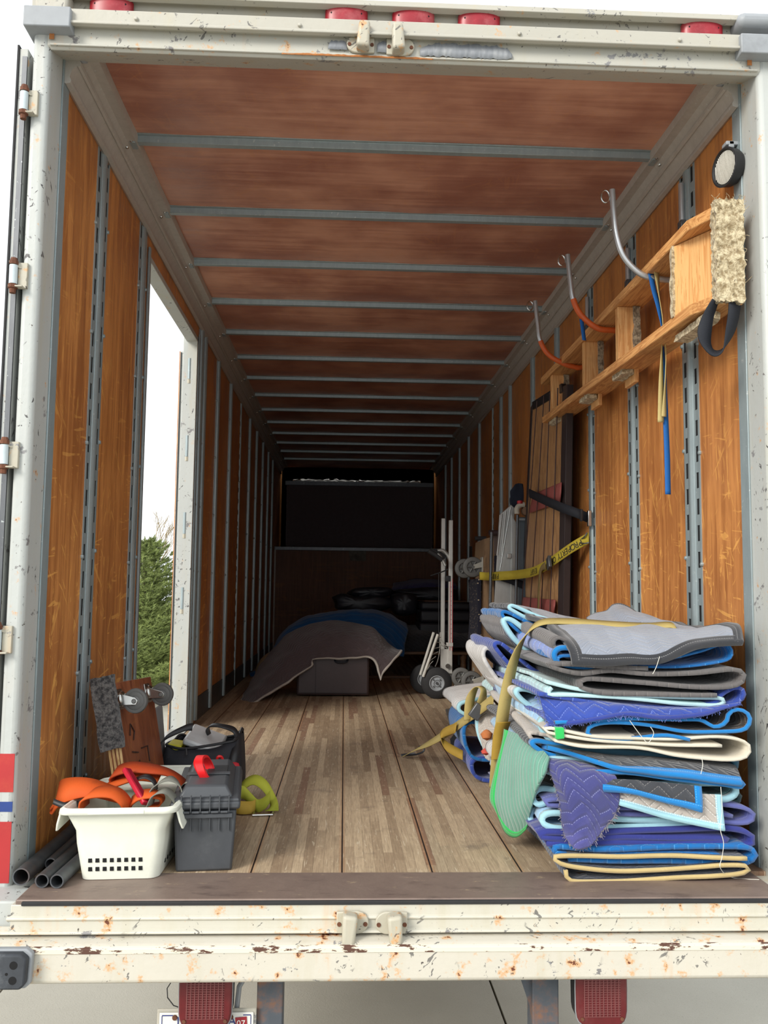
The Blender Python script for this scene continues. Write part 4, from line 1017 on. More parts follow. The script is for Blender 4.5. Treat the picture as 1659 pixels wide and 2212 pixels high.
# work light
t = empty('work_light', (1.17, .05, 2.45), 'round black work light with ribbed lens mounted high on the right wall post', 'light')
c = A(1570, 362, y=.02); n = Vector((-.97, -.22, -.05)).normalized()
MB().lathe(c, n, [(-.050, 0), (-.050, .040), (-.04, .055), (-.02, .066), (.0, .068), (.012, .070), (.014, .064), (.006, .060)], 40).build('housing', BLACK, t)
ln = plain('ribbed_glass', (130, 128, 116), .25, var=.1, sc=8); 
m = MB(); m.lathe(c, n, [(.0, .062), (.004, .058), (.008, .03), (.009, 0)], 40).build('lens', ln, t)
u_ = n.cross(Vector((0, 0, 1))).normalized(); v_ = u_.cross(n)
m = MB()
for k in range(-8, 9):
    s_ = k*.0066; h_ = math.sqrt(max(.058**2-s_**2, 0)); m.tube([c+n*.007+u_*s_-v_*h_, c+n*.0085+u_*s_, c+n*.007+u_*s_+v_*h_], .0017, 6)
m.build('lens_ribs', plain('rib_glass', (164, 160, 146), .3), t)
MB().b2((1.165, .01, 2.515), (1.213, .05, 2.53)).b2((1.175, .01, 2.505), (1.195, .05, 2.53)).build('bracket', GREYP, t, bevel=.003)
MB().b2((1.17, -.005, 2.42), (1.212, .05, 2.47)).build('mount', BLACK, t, bevel=.004)

# ------------------------------------------------------------------ upright goods strapped to the wall
OAK = raw_wood('oak_grain', (142, 100, 66), (196, 152, 104), 'z', .5, 1.4)
FRM = plain('dark_brown_frame', (52, 42, 42), .5); PNK = plain('dusty_pink_vinyl', (158, 84, 78), .6, var=.2, sc=12, bump=.4, bsc=20)
def GX(x, *q): return [A(a, b, x=x) for a, b in q]
t = empty('wood_panel', (1.1, 2.4, .7), 'tall oak-grain panel standing against the right wall, wrapped by cords and two straps', 'panel', None)
def quad_slab(pts, dirv, th): return MB().prism(pts, dirv, th)
P = GX(1.10, (1217, 835), (1150, 870), (1128, 1345), (1206, 1345))
quad_slab(P, (1, .1, 0), .03).build('board', OAK, t, bevel=.002)
P = GX(1.095, (1225, 830), (1215, 835), (1204, 1350), (1216, 1350)); quad_slab(P, (1, .1, 0), .04).build('edge_frame', FRM, t, bevel=.002)
P = GX(1.095, (1150, 872), (1146, 880), (1124, 1340), (1128, 1340)); quad_slab(P, (1, .1, 0), .04).build('edge_frame', FRM, t, bevel=.002)
P = GX(1.09, (1212, 828), (1215, 846), (1150, 885), (1149, 868)); quad_slab(P, (1, .1, 0), .03).build('top_guard', BLACK, t, bevel=.004)
def pinkband(c1, c2, c3, c4, lab=None):
    ctrl = []
    for i in range(4):
        f = i/3; L = Vector(c1).lerp(Vector(c4), f); Rr = Vector(c2).lerp(Vector(c3), f); row = []
        for j in range(5):
            g_ = j/4; q = L.lerp(Rr, g_); row.append(A(q.x, q.y, x=1.085-.012*math.sin(math.pi*f)+.006*nz(i*2, j*3)))
        ctrl.append(row)
    return MB().grid(bic(ctrl, 12, 18)).build('vinyl_band', PNK, t, solid=.006)
pinkband((1152, 1068), (1213, 1042), (1210, 1086), (1143, 1109)); pinkband((1130, 1290), (1200, 1296), (1196, 1330), (1122, 1326))
for k, (a, b) in enumerate((((1160, 866), (1124, 1340)), ((1175, 855), (1143, 1340)), ((1188, 848), (1168, 1340)), ((1205, 838), (1187, 1340)))):
    MB().tube(cr(GX(1.065, a, ((a[0]+b[0])/2+1, (a[1]+b[1])/2), b), 14), .0035, 6).build('bungee_cord', plain('brown_cord', (70, 46, 44), .6) if k == 0 else bpy.data.materials['brown_cord'], t)
quad_slab(GX(1.17, (1222, 900), (1228, 900), (1222, 1340), (1212, 1340)), (1, 0, 0), .03).build('back_edge', BLACK, t)
# aluminium folding ramp
t = empty('folding_ramp', (1.03, 3.4, .8), 'folded bright aluminium ramp standing left of the oak-grain panel', 'ramp')
P = [A(a, b, y=3.35) for a, b in ((1079, 1112), (1104, 1090), (1112, 1097), (1106, 1330), (1066, 1330))]
MB().prism(P, (.1, 1, 0), .05).build('front_leaf', ALU, t, bevel=.004)
for a in ((1084, 1110), (1093, 1104)): MB().tube([A(a[0], a[1], y=3.34), A(a[0]-10, 1200, y=3.34)], .007, 8).build('rib', ALU, t)
MB().tube([A(*q, y=3.33) for q in ((1103, 1096), (1092, 1160), (1080, 1232))], .004, 6).build('edge_bead', CHROME, t)
P = [A(a, b, y=3.34) for a, b in ((1105, 1110), (1116, 1130), (1118, 1330), (1103, 1330))]; MB().prism(P, (.1, 1, 0), .04).build('side_leaf', ALU, t, bevel=.003)
MB().prism([A(a, b, y=3.33) for a, b in ((1096, 1196), (1105, 1196), (1104, 1206), (1095, 1206))], (0, -1, 0), .014).build('latch', CHROME, t, bevel=.002)
MB().tube([A(*q, y=3.38) for q in ((1062, 1150), (1058, 1340))], .012, 8).build('side_tube', STEEL, t)
# grey steel cabinet panel + pipe with padded hook
t = empty('grey_metal_panel', (1.1, 3.3, .8), 'blue grey folded metal panel standing between the aluminium ramp and the oak-grain panel', 'panel')
P = [A(a, b, y=3.3) for a, b in ((1121, 1117), (1144, 1117), (1136, 1335), (1119, 1335))]; MB().prism(P, (.05, 1, 0), .04).build('leaf', plain('blue_grey_paint', (92, 100, 106), .45, .2), t, bevel=.003)
P = [A(a, b, y=3.26) for a, b in ((1136, 1118), (1145, 1120), (1137, 1335), (1129, 1335))]; MB().prism(P, (.05, 1, 0), .03).build('leaf', plain('slate_paint', (78, 90, 100), .45, .2), t, bevel=.003)
MB().prism([A(a, b, y=3.25) for a, b in ((1121, 1120), (1134, 1120), (1134, 1124), (1121, 1124))], (0, -1, 0), .003).build('label_plate', GREYP, t)
t = empty('padded_pipe', (1.06, 3.28, 1.4), 'steel pipe with a white wrapped bend and a red tip beside the grey panel', 'pipe')
MB().tube([A(*q, y=3.24) for q in ((1118, 1112), (1116, 1200), (1114, 1330))], .010, 10).build('pipe', STEEL, t)
MB().tube(cr([A(*q, y=3.22) for q in ((1117, 1110), (1117, 1098), (1124, 1091), (1133, 1090))], 16), .019, 12).build('wrap', plain('dirty_white_wrap', (186, 180, 166), .8, bump=.6, bsc=60), t)
MB().lathe(A(1123, 1088, y=3.21), (0, 0, 1), [(0, .0), (0, .02), (.02, .02), (.024, 0)], 14).build('red_tip', plain('red_cap', (176, 34, 44), .5), t)
MB().lathe(A(1137, 1104, y=3.24), (-.2, -1, 0), [(-.03, .0), (-.03, .03), (0, .04), (.03, .03), (.03, 0)], 16).build('brown_knob', plain('brown_ball', (120, 88, 60), .6), t)
# dark glove / cloth
o = MB(); 
ctrl = [[A(a, b, y=3.4)+Vector((0, .02*nz(a*.1, b*.1), 0)) for a, b in r] for r in (((1106, 1062), (1112, 1048), (1120, 1044), (1128, 1046)), ((1102, 1075), (1110, 1065), (1122, 1060), (1131, 1060)), ((1103, 1088), (1112, 1085), (1122, 1080), (1130, 1078)), ((1108, 1098), (1115, 1100), (1122, 1096), (1126, 1092)))]
o.grid(bic(ctrl, 14, 14)); tag(o.build('dark_cloth', plain('navy_cloth', (28, 34, 50), .9, bump=.5), solid=.03), 'dark navy cloth draped over the top of the padded pipe', 'cloth')

# heavy upright dolly with big casters
NVY = plain('navy_star_fabric', (26, 28, 44), .9, var=.3, sc=60)
tn = NT('navy_dotted_carpet'); 
vo = tn.n('ShaderNodeTexVoronoi'); tn.put(vo, 'Vector', tn.tc.outputs['Object']); tn.put(vo, 'Scale', 34.); 
cc = tn.mix(tn.ss(vo.outputs['Distance'], .16, .2, 1., 0.), srgb(26, 27, 42), srgb(176, 160, 130)); NVY = tn.done(cc, .95)
t = empty('upright_dolly', (1.0, 4.1, .6), 'heavy plank dolly standing on end, navy dotted padding, grey wheels facing the hand truck', 'dolly')
def FY_(y, *q): return [A(a, b, y=y) for a, b in q]
MB().prism(FY_(4.05, (1046, 1164), (1070, 1158), (1076, 1180), (1068, 1300), (1064, 1508), (1037, 1508), (1040, 1300)), (.03, 1, 0), .6).build('deck', raw_wood('worn_plank', (112, 88, 64), (146, 118, 88), 'z', .8), t, bevel=.003)
for sgn, q in ((0, ((1068, 1200), (1090, 1200), (1086, 1240), (1089, 1310), (1080, 1400), (1084, 1460), (1084, 1508), (1064, 1508), (1068, 1300))), (1, ((1030, 1250), (1040, 1250), (1040, 1420), (1028, 1420), (1033, 1330)))):
    pm = MB().prism(FY_(4.03, *q), (.03, 1, 0), .62)
    pm.build('padding', NVY, t, bevel=.004)
MB().prism(FY_(4.03, (1066, 1156), (1090, 1156), (1090, 1198), (1068, 1198)), (.02, 1, 0), .1).build('corner_pad', plain('taupe_tape', (104, 90, 84), .7), t, bevel=.004)
MB().tube(FY_(4.0, (1056, 1151), (1086, 1151)), .022, 12).build('bumper_roll', plain('maroon_tape', (60, 46, 48), .6), t)
MB().tube(FY_(4.3, (1026, 1163), (1050, 1163)), .018, 12).build('bumper_roll', RUB, t)
o = MB().box(A(1085, 1412, y=4.0), (.10, .03, .09)); bmesh.ops.subdivide_edges(o.bm, edges=o.bm.edges, cuts=6, use_grid_fill=True)
for v in o.bm.verts: v.co += Vector((nz(v.co.x*60, v.co.z*60), 0, nz(v.co.z*60, 3)))*.03
o.build('torn_carpet', CARP2, t)
for (cx_, cy_), pl in (((1021, 1225), 4.1), ((1003, 1228), 4.5), ((1018, 1472), 4.05), ((996, 1463), 4.5)):
    c = A(cx_, cy_, y=pl); ax = Vector((.02, 1, 0)).normalized(); r = .083; w = .045; deckx = A(1040, cy_, y=4.05).x
    h = MB().prism([c+Vector((0, -w/2-.008, -.016)), c+Vector((0, -w/2-.008, .016)), Vector((deckx+.03, c.y-w/2-.008, c.z+.055)), Vector((deckx+.03, c.y-w/2-.008, c.z-.0))], ax, -.006).prism([c+Vector((0, w/2+.008, -.016)), c+Vector((0, w/2+.008, .016)), Vector((deckx+.03, c.y+w/2+.008, c.z+.055)), Vector((deckx+.03, c.y+w/2+.008, c.z-.0))], ax, .006).box((deckx+.01, c.y, c.z+.02), (.012, .1, .12)).build('caster', plain('pale_zinc', (176, 174, 164), .5, .4) if 'pale_zinc' not in bpy.data.materials else bpy.data.materials['pale_zinc'], t, bevel=.003)
    MB().lathe(c-ax*w/2, ax, [(.004, r*.55), (0, r*.6), (0, r*.78), (.006, r*.95), (w/2, r), (w-.006, r*.95), (w, r*.78), (w, r*.6), (w-.004, r*.55)], 40).build('wheel', GRUB, h)
    hm = MB().lathe(c-ax*(w/2-.004), ax, [(0, 0), (0, r*.25), (.008, r*.3), (.008, r*.6), (w-.016, r*.6), (w-.008, 0)], 24)
    for k in range(6):
        a_ = k*math.pi/3; hm.tube([c-ax*(w/2-.002)+Vector((math.cos(a_), 0, math.sin(a_)))*r*.2, c-ax*(w/2-.002)+Vector((math.cos(a_), 0, math.sin(a_)))*r*.56], .005, 6)
    hm.lathe(c-ax*(w/2+.016), ax, [(0, 0), (0, .012), (.006, .014), (w+.02, .014), (w+.026, 0)], 10).build('hub', plain('dark_hub', (96, 96, 94), .5, .3) if 'dark_hub' not in bpy.data.materials else bpy.data.materials['dark_hub'], h)

# straps holding them
YP = webbing('yellow_print_webbing', (196, 176, 62), (170, 150, 50))
t = empty('freight_strap', (1.1, 2.2, 1.2), 'yellow strap printed PROPERTY OF FREIGHT stretched from the wall post around the dolly', 'strap')
W0 = A(1272, 1162, x=1.195); 
pts = [W0, A(1235, 1183, x=1.12), A(1195, 1211, x=1.06), A(1172, 1226, x=1.045), A(1145, 1237, x=1.05), A(1110, 1242, y=3.20), A(1080, 1244, y=3.27), A(1064, 1245, y=3.45), A(1050, 1245, y=3.9), A(1036, 1244, y=4.0)]
zv = S((0, .1, 1), (0, .1, 1), (0, .1, 1), (0, 0, 1), (0, 0, 1), (0, 0, 1), (0, 0, 1), (0, 0, 1), (0, 0, 1))
sw = .062
strap('webbing', pts, zv, sw, YP, t, n=60)
INK = plain('printed_ink', (44, 40, 34), .7)
SP, SL = even(cr(pts, 200), 400)
def on_strap(f): 
    i = f*398; k = int(i); return SP[k].lerp(SP[k+1], i-k), (SP[k+1]-SP[max(k-1, 0)]).normalized()
def print_on(txt, f0, f1):
    n_ = len(txt)
    for i, ch in enumerate(txt):
        if ch == ' ': continue
        f = f0+(f1-f0)*(i+.5)/n_; p, d = on_strap(f); out = d.cross(Vector((0, 0, 1))).normalized()
        if out.dot(CAM-p) < 0: out = -out
        letters(ch, .052, INK, 'letter', t, p+out*.0035, d, -(Vector((0, 0, 1))), ext=.0003)
print_on('PROPERTY OF F', .02, .20)
print_on('REIGHT', .34, .44); print_on('PROPERTY', .66, .82)
MB().box(A(1186, 1216, x=1.035), (.02, .06, .075), Matrix.Rotation(-.4, 3, 'X')).build('buckle', STEEL, t, bevel=.004)
strap('tail', [A(1178, 1222, x=1.03), A(1168, 1232, x=1.03), A(1164, 1270, x=1.035), A(1163, 1310, x=1.035), A(1160, 1340, x=1.035)], S((0, .4, 1), (0, 1, .4), (0, 1, .2), (0, 1, 0), (0, 1, 0)), .05, webbing('olive_webbing', (134, 114, 72), (110, 94, 60)), t)
m = MB().tube(cr([W0+Vector((-.01, 0, .03)), A(1262, 1160, x=1.17), A(1250, 1170, x=1.155), A(1262, 1174, x=1.16), A(1272, 1172, x=1.18)], 16), .004, 8); m.build('wire_hook', STEEL, t)
t = empty('black_cinch_strap', (1.1, 2.3, 1.3), 'black strap running down from the wall post across the top of the oak-grain panel', 'strap')
strap('webbing', [A(1271, 1119, x=1.19), A(1245, 1108, x=1.12), A(1210, 1095, x=1.06), A(1175, 1080, x=1.05), A(1143, 1065, x=1.05)], (0, .1, 1), .058, BLKW, t)
MB().box(A(1256, 1113, x=1.135), (.012, .02, .068), Matrix.Rotation(.2, 3, 'X')).build('buckle', BLACK, t, bevel=.002)
MB().box(A(1273, 1120, x=1.185), (.02, .03, .09)).build('wall_clip', CHROME, t, bevel=.003)
tag(strap('black_lower_strap', FY_(3.28, (1082, 1246), (1100, 1252), (1120, 1260), (1136, 1266)), (0, 0, 1), .055, BLKW), 'black strap slanting down behind the yellow printed strap, across the aluminium ramp', 'strap')

# ------------------------------------------------------------------ hand truck
t = empty('hand_truck', (.68, 4.6, 0), 'aluminium convertible hand truck with black pneumatic wheels standing in front of the dark furniture', 'hand truck')
yh = 4.62
def H_(px, py, y=yh): return A(px, py, y=y)
AW = galv('brushed_frame', (176, 174, 168), (206, 204, 198), .4, .35)
for k, (a0, a1, dy_) in enumerate((((958, 1120), (955, 1460), .10), ((972, 1124), (974, 1455), 0.))):
    P0, P1 = H_(*a0, y=yh+dy_), H_(*a1, y=yh+dy_); MB().box((P0+P1)/2, (.034, .05, (P0-P1).length)).build('upright', AW, t, bevel=.004)
for a, b in ((1250, 1405),):
    for dx in (-.010, .010): MB().box(((H_(974, a)+H_(974, b))/2)+Vector((dx, -.026, 0)), (.004, .002, (H_(974, a)-H_(974, b)).length)).build('red_stripe', plain('red_decal', (186, 40, 40), .4) if 'red_decal' not in bpy.data.materials else bpy.data.materials['red_decal'], t)
m = MB()
for k in range(14): m.lathe(H_(974, 1268+k*10)+Vector((0, -.026, 0)), (0, -1, 0), [(0, .003), (.001, 0)], 8)
m.build('adjustment_holes', HOLE, t)
MB().tube(cr([H_(974, 1250), H_(975, 1225), H_(970, 1205), H_(958, 1190), H_(945, 1190)], 20), .016, 12).build('handle_tube', ALU, t)
MB().tube(cr([H_(962, 1222, yh-.15), H_(955, 1208, yh-.15), H_(945, 1196, yh-.15)], 12), .013, 12).build('handle_tube', ALU, t)
for dy_, q in ((0., ((962, 1204), (946, 1194), (930, 1188))), (-.15, ((956, 1210), (940, 1198), (926, 1190)))):
    MB().tube([H_(*k, y=yh+dy_) for k in q], .020, 12, radii=[.018, .021, .020]).build('grip', RUB, t)
MB().box(H_(968, 1250), (.04, .06, .05)).build('collar', BLACK, t, bevel=.006)
MB().tube([H_(948, 1238), H_(948, 1385)], .004, 6).tube([H_(968, 1230), H_(948, 1238), H_(930, 1244)], .006, 6).build('release_rod', BLACK, t)
# stair-climber skid
WHT = plain('white_nylon', (196, 194, 186), .5)
for a, b, o_ in (((937, 1366), (908, 1458), .06), ((946, 1370), (914, 1462), -.04)):
    MB().tube([H_(*a, y=yh-.05+o_), H_(*b, y=yh-.05+o_)], .013, 10).build('skid', WHT, t)
m = MB()
for k in range(7):
    f = k/6; p = H_(946+(914-946)*f, 1372+(1460-1372)*f, yh-.09); 
    q = H_(952-.0*f-24*f*f, 1378+60*f, yh); m.tube([p, q], .003, 5)
m.tube(cr([H_(951, 1366), H_(950, 1400), H_(946, 1425), H_(940, 1440)], 12), .004, 6).tube([H_(950, 1376), H_(963, 1396)], .003, 5).tube([H_(950, 1392), H_(966, 1400)], .003, 5)
m.build('skid_lattice', WHT, t)
MB().b2(H_(964, 1396)-Vector((0, .03, 0)), H_(978, 1388)+Vector((0, .03, 0))).build('clamp', AW, t, bevel=.003)
MB().prism([H_(952, 1402), H_(976, 1402), H_(977, 1462), H_(975, 1500), H_(968, 1500), H_(952, 1436)], (0, 1, 0), .02).build('side_plate', AW, t, bevel=.003)
for (cx_, cy_), y_ in (((943, 1474), yh-.06), ((917, 1466), yh+.30)):
    c = A(cx_, cy_, y=y_); c.z = .132; ax = Vector((0, 1, 0)); r = .131; w = .075
    h = MB().lathe(c-ax*w/2, ax, [(.008, r*.48), (.0, r*.52), (.002, r*.72), (.012, r*.88), (.02, r*.97), (w/2, r), (w-.02, r*.97), (w-.012, r*.88), (w-.002, r*.72), (w, r*.52), (w-.008, r*.48)], 56).build('tyre', RUB, t)
    MB().lathe(c-ax*(w/2-.002), ax, [(.012, 0), (.012, r*.16), (.004, r*.2), (.016, r*.24), (.018, r*.36), (.0, r*.46), (.004, r*.52), (w-.008, r*.5), (w-.004, 0)], 36).build('rim', GREYP, h)
    m = MB().lathe(c-ax*(w/2), ax, [(-.004, 0), (-.004, .010), (.012, .012)], 12)
    for k in range(4):
        a_ = k*math.pi/2+.8; m.lathe(c-ax*(w/2-.012)+Vector((math.cos(a_), 0, math.sin(a_)))*r*.30, -ax, [(0, .006), (.006, .006), (.007, 0)], 8)
    m.build('hub_bolts', STEEL, h)
MB().tube([A(917, 1466, y=yh+.30), A(943, 1474, y=yh-.06)], .01, 10).build('axle', STEEL, t)
MB().b2(Vector((H_(976, 1500).x, yh-.12, .003)), Vector((H_(1012, 1500).x+.03, yh+.30, .010))).b2(Vector((H_(978, 1500).x, yh-.12, .005)), Vector((H_(981, 1500).x, yh-.11, .14))).build('toe_plate', ALU, t, bevel=.002)
MB().lathe(H_(966, 1438)+Vector((0, -.03, 0)), (0, -1, 0), [(0, 0), (0, .02), (.02, .02), (.02, 0)], 16).build('pivot', CHROME, t)
# ================================================================== GOODS AT THE FAR END
LEA = plain('black_leather', (40, 42, 50), .42, var=.2, sc=6, bump=.35, bsc=9); BRL = plain('brown_leather', (72, 58, 58), .45, var=.15, sc=6, bump=.15, bsc=40)
# brown leather chest
t = empty('storage_ottoman', (-.3, 4.9, 0), 'dark brown leather storage ottoman with a flap handle, half covered by a moving blanket', 'ottoman')
y0 = 4.66; a = A(578, 1504, y=y0).x; b = A(797, 1506, y=y0).x
def ol(z): return .0
a = A(640, 1504, y=y0).x
MB().b2((a, y0, .01), (b, y0+.62, .365)).build('body', BRL, t, bevel=.02, segs=3)
MB().b2((A(682, 1450, y=y0).x-.002, y0-.003, .02), (A(682, 1450, y=y0).x+.002, y0+.0, .38)).build('seam', plain('dark_seam', (36, 28, 28), .6), t)
MB().b2((a+.02, y0-.004, .028), (b-.02, y0, .033)).build('seam', bpy.data.materials['dark_seam'], t)
hc = A(737, 1428, y=y0-.01)
MB().tube(cr([hc+Vector((-.055, 0, .02)), hc+Vector((-.045, -.015, -.005)), hc+Vector((0, -.02, -.012)), hc+Vector((.045, -.015, -.005)), hc+Vector((.055, 0, .02))], 18), .009, 8).build('handle', LEA, t)
def clampx(p, x=1.195): return Vector((min(p.x, x), p.y, p.z))
def drape(name, rows, mat, thick=.012, n=40, m_=60, bind=None, bw=.03, edges='b', lab=None, cat='blanket', grp=None, wob=.0, parent=None, extra=.004):
    """rows: list of lists of world points; edges letters: t top row, b bottom row, l left col, r right col get a binding"""
    G = bic(rows, n, m_)
    if wob:
        for i, r in enumerate(G):
            for j, p in enumerate(r): r[j] = p+Vector((nz(p.x*9, p.z*9, p.y*9+3), nz(p.x*11, p.z*11, 7), nz(p.x*8+5, p.y*8)))*wob
    if max(p.y for r in G for p in r) > 5: G = [[clampx(p) for p in r] for r in G]
    us = [[0]*m_ for _ in range(n)]; 
    uv = [[None]*m_ for _ in range(n)]
    for i in range(n):
        for j in range(m_):
            u = 0 if j == 0 else uv[i][j-1][0]+(G[i][j]-G[i][j-1]).length
            v = 0 if i == 0 else uv[i-1][j][1]+(G[i][j]-G[i-1][j]).length
            uv[i][j] = (u, v)
    o = MB().grid(G, uv).build(name, mat, parent, solid=thick)
    if lab: tag(o, lab, cat, grp)
    if bind:
        def rib(edge, inner):
            rr = []
            for p, q in zip(edge, inner):
                d = (q-p); d = d.normalized() if d.length else Vector((0, 0, 1)); rr.append([p-d*.002, p+d*bw])
            uu = [[(0, 0), (0, bw)] for _ in rr]
            L = 0
            for k in range(len(rr)):
                if k: L += (rr[k][0]-rr[k-1][0]).length
                uu[k] = [(L, 0), (L, bw)]
            MB().grid(rr, uu).build('binding', bind, o, solid=thick+extra)
        k = 3
        if 'b' in edges: rib(G[-1], G[-1-k])
        if 't' in edges: rib(G[0], G[k])
        if 'l' in edges: rib([r[0] for r in G], [r[k] for r in G])
        if 'r' in edges: rib([r[-1] for r in G], [r[-1-k] for r in G])
    return o
QBR = quilt('brown_quilt', (84, 72, 74), (122, 108, 108), 'wave'); BNDW = quilt('pale_binding', (186, 178, 168), None, 'line')
def PR(lst): return [A(a, b, y=y) for a, b, y in lst]
rows = [PR([(528, 1500, 4.62), (575, 1420, 5.1), (640, 1362, 5.25), (700, 1350, 5.25), (760, 1350, 5.2), (815, 1372, 5.1), (850, 1400, 5.1), (868, 1408, 5.0)]),
        PR([(522, 1512, 4.45), (572, 1440, 4.80), (625, 1372, 4.95), (690, 1346, 4.95), (755, 1346, 4.95), (808, 1360, 4.9), (842, 1402, 4.8), (866, 1410, 4.75)]),
        PR([(524, 1518, 4.35), (580, 1460, 4.56), (640, 1400, 4.68), (690, 1376, 4.66), (750, 1372, 4.66), (800, 1385, 4.66), (835, 1420, 4.60), (850, 1428, 4.6)]),
        PR([(535, 1521, 4.26), (595, 1478, 4.48), (650, 1440, 4.60), (692, 1408, 4.60), (750, 1406, 4.60), (795, 1408, 4.60), (822, 1436, 4.55), (833, 1448, 4.52)]),
        PR([(548, 1519, 4.26), (612, 1482, 4.46), (672, 1440, 4.60), (676, 1424, 4.60), (745, 1424, 4.60), (790, 1421, 4.60), (814, 1440, 4.52), (822, 1468, 4.46)])]
drape('moving_blanket', rows, QBR, .012, 46, 80, BNDW, .016, 'blr', 'brown quilted blanket with pale binding draped over the leather ottoman', wob=.014)
# blue blankets behind
QBL = quilt('deep_blue_quilt', (20, 84, 140), None, 'line'); QPU = quilt('dull_purple_quilt', (60, 58, 110), None, 'zig'); QCH = quilt('charcoal_quilt_far', (46, 50, 56), (80, 84, 90), 'zig')
QTN = plain('tan_cloth', (160, 140, 110), .9, bump=.4)
rows = [PR([(590, 1410, 6.2), (640, 1345, 6.3), (730, 1322, 6.4), (820, 1322, 6.5), (870, 1345, 6.5)]), PR([(578, 1440, 5.9), (620, 1360, 5.9), (720, 1330, 6.0), (820, 1330, 6.1), (880, 1360, 6.2)]), PR([(572, 1480, 5.7), (600, 1420, 5.7), (700, 1400, 5.8), (810, 1400, 5.9), (870, 1420, 6.)])]
drape('moving_blanket', rows, QBL, .02, 20, 40, lab='deep blue blanket humped behind the brown draped blanket', wob=.02)
rows = [PR([(850, 1262, 8.2), (900, 1252, 8.3), (960, 1255, 8.3), (1010, 1262, 8.3)]), PR([(848, 1272, 7.9), (900, 1262, 7.9), (960, 1262, 7.9), (1015, 1272, 7.9)]), PR([(850, 1292, 7.8), (900, 1284, 7.8), (960, 1280, 7.8), (1015, 1285, 7.8)])]
drape('moving_blanket', rows, QPU, .02, 14, 30, lab='dull purple quilted blanket lying on top of the black leather cushions', wob=.015)
rows = [PR([(690, 1420, 6.6), (800, 1355, 6.9), (900, 1352, 6.9), (1040, 1358, 6.9)]), PR([(700, 1430, 6.35), (800, 1375, 6.4), (910, 1370, 6.4), (1050, 1376, 6.4)]), PR([(760, 1430, 6.3), (830, 1415, 6.3), (930, 1405, 6.3), (1050, 1395, 6.3)])]
drape('moving_blanket', rows, QCH, .02, 20, 40, lab='charcoal quilted blanket covering the low table under the cushions', wob=.02)
tag(MB().tube(cr([A(562, 1478, y=6.0), A(566, 1445, y=6.0), A(580, 1425, y=6.0), A(600, 1415, y=6.0)], 14), .06, 12).build('tan_roll', QTN), 'tan cloth roll peeking out at the left end of the brown draped blanket', 'cloth')
tag(MB().tube(cr([A(543, 1462, y=6.4), A(552, 1458, y=6.4), A(568, 1460, y=6.4)], 10), .045, 10).build('blue_cloth_bundle', QBL), 'small blue cloth bundle on the floor at the foot of the left wall', 'cloth')
# low table with wooden legs
WDD = raw_wood('brown_table_wood', (92, 66, 46), (122, 92, 64), 'x', .5)
t = empty('low_table', (.5, 6.4, 0), 'brown wooden low table with turned legs under the charcoal blanket', 'table')
xa, xb = A(815, 1465, y=6.3).x, 1.10
ztop = A(1000, 1408, y=6.3).z
MB().b2((xa-.4, 6.25, ztop-.03), (xb+.03, 7.2, ztop)).build('top', WDD, t, bevel=.006)
MB().b2((xa-.3, 6.3, A(860, 1465, y=6.3).z-.02), (xb, 6.34, A(860, 1465, y=6.3).z+.025)).build('stretcher', WDD, t, bevel=.006)
for xx in (xa-.34, xb-.03):
    MB().lathe((xx, 6.32, 0), (0, 0, 1), [(0, .0), (0, .02), (.03, .03), (.06, .02), (.10, .026), (ztop*.5, .03), (ztop-.10, .024), (ztop-.06, .035), (ztop-.03, .035)], 16).build('leg', WDD, t)
# dark side mass: armrest stack
t = empty('recliner_section', (.9, 6.8, .5), 'black leather recliner section with brown worn top, on the low table right of the cushions', 'armchair')
xa, xb = A(905, 1340, y=6.5).x, 1.19
zz = [A(950, v, y=6.5).z for v in (1378, 1345, 1318, 1300)]
MB().b2((xa, 6.5, zz[0]), (xb, 7.1, zz[1])).build('base', LEA, t, bevel=.03, segs=3)
MB().b2((xa+.01, 6.5, zz[1]), (xb-.01, 7.1, zz[2])).build('seat_section', LEA, t, bevel=.03, segs=3)
MB().b2((xa+.02, 6.48, zz[2]), (xb-.02, 7.1, zz[3])).build('arm', LEA, t, bevel=.025, segs=3)
MB().b2((xa+.06, 6.5, zz[3]-.004), (xb-.06, 6.9, zz[3]+.014)).build('worn_top', plain('brown_worn', (96, 70, 54), .7), t, bevel=.008)
# cushions
def cushion(pts, y, d, lab):
    o = MB(); P = [clampx(p, 1.15) for p in cr([A(a, b, y=y) for a, b in pts]+[A(pts[0][0], pts[0][1], y=y)], 40)[:-1]]
    c = sum(P, Vector())/len(P); rings = []
    for k, (s, dy_) in enumerate(((.55, -.07), (.85, -.05), (1, 0), (1, d*.5), (1, d), (.8, d+.05))):
        rings.append([o.bm.verts.new(c+(p-c)*s+Vector((0, dy_, 0))+Vector((0, 1, 0))*.03*nz(p.x*9, p.z*9, k)) for p in P])
    o.bm.faces.new(rings[0][::-1]); o.bm.faces.new(rings[-1])
    for q, w in zip(rings, rings[1:]):
        for i in range(len(P)): o.bm.faces.new((q[i], q[(i+1) % len(P)], w[(i+1) % len(P)], w[i]))
    return tag(o.build('leather_cushion', LEA, sub=1), lab, 'cushion', 'black leather sofa cushions')
cushion([(716, 1290), (740, 1282), (770, 1288), (840, 1290), (850, 1310), (800, 1325), (730, 1318), (722, 1303)], 7.0, .5, 'lower left black leather cushion with a rolled end')
cushion([(748, 1282), (770, 1270), (830, 1268), (850, 1274), (840, 1288), (780, 1292)], 7.1, .5, 'black leather cushion lying on top at the left of the cushion pile')
cushion([(846, 1285), (880, 1280), (902, 1290), (898, 1325), (860, 1330), (845, 1310)], 6.9, .5, 'rounded black leather cushion in the middle, beside the recliner section')
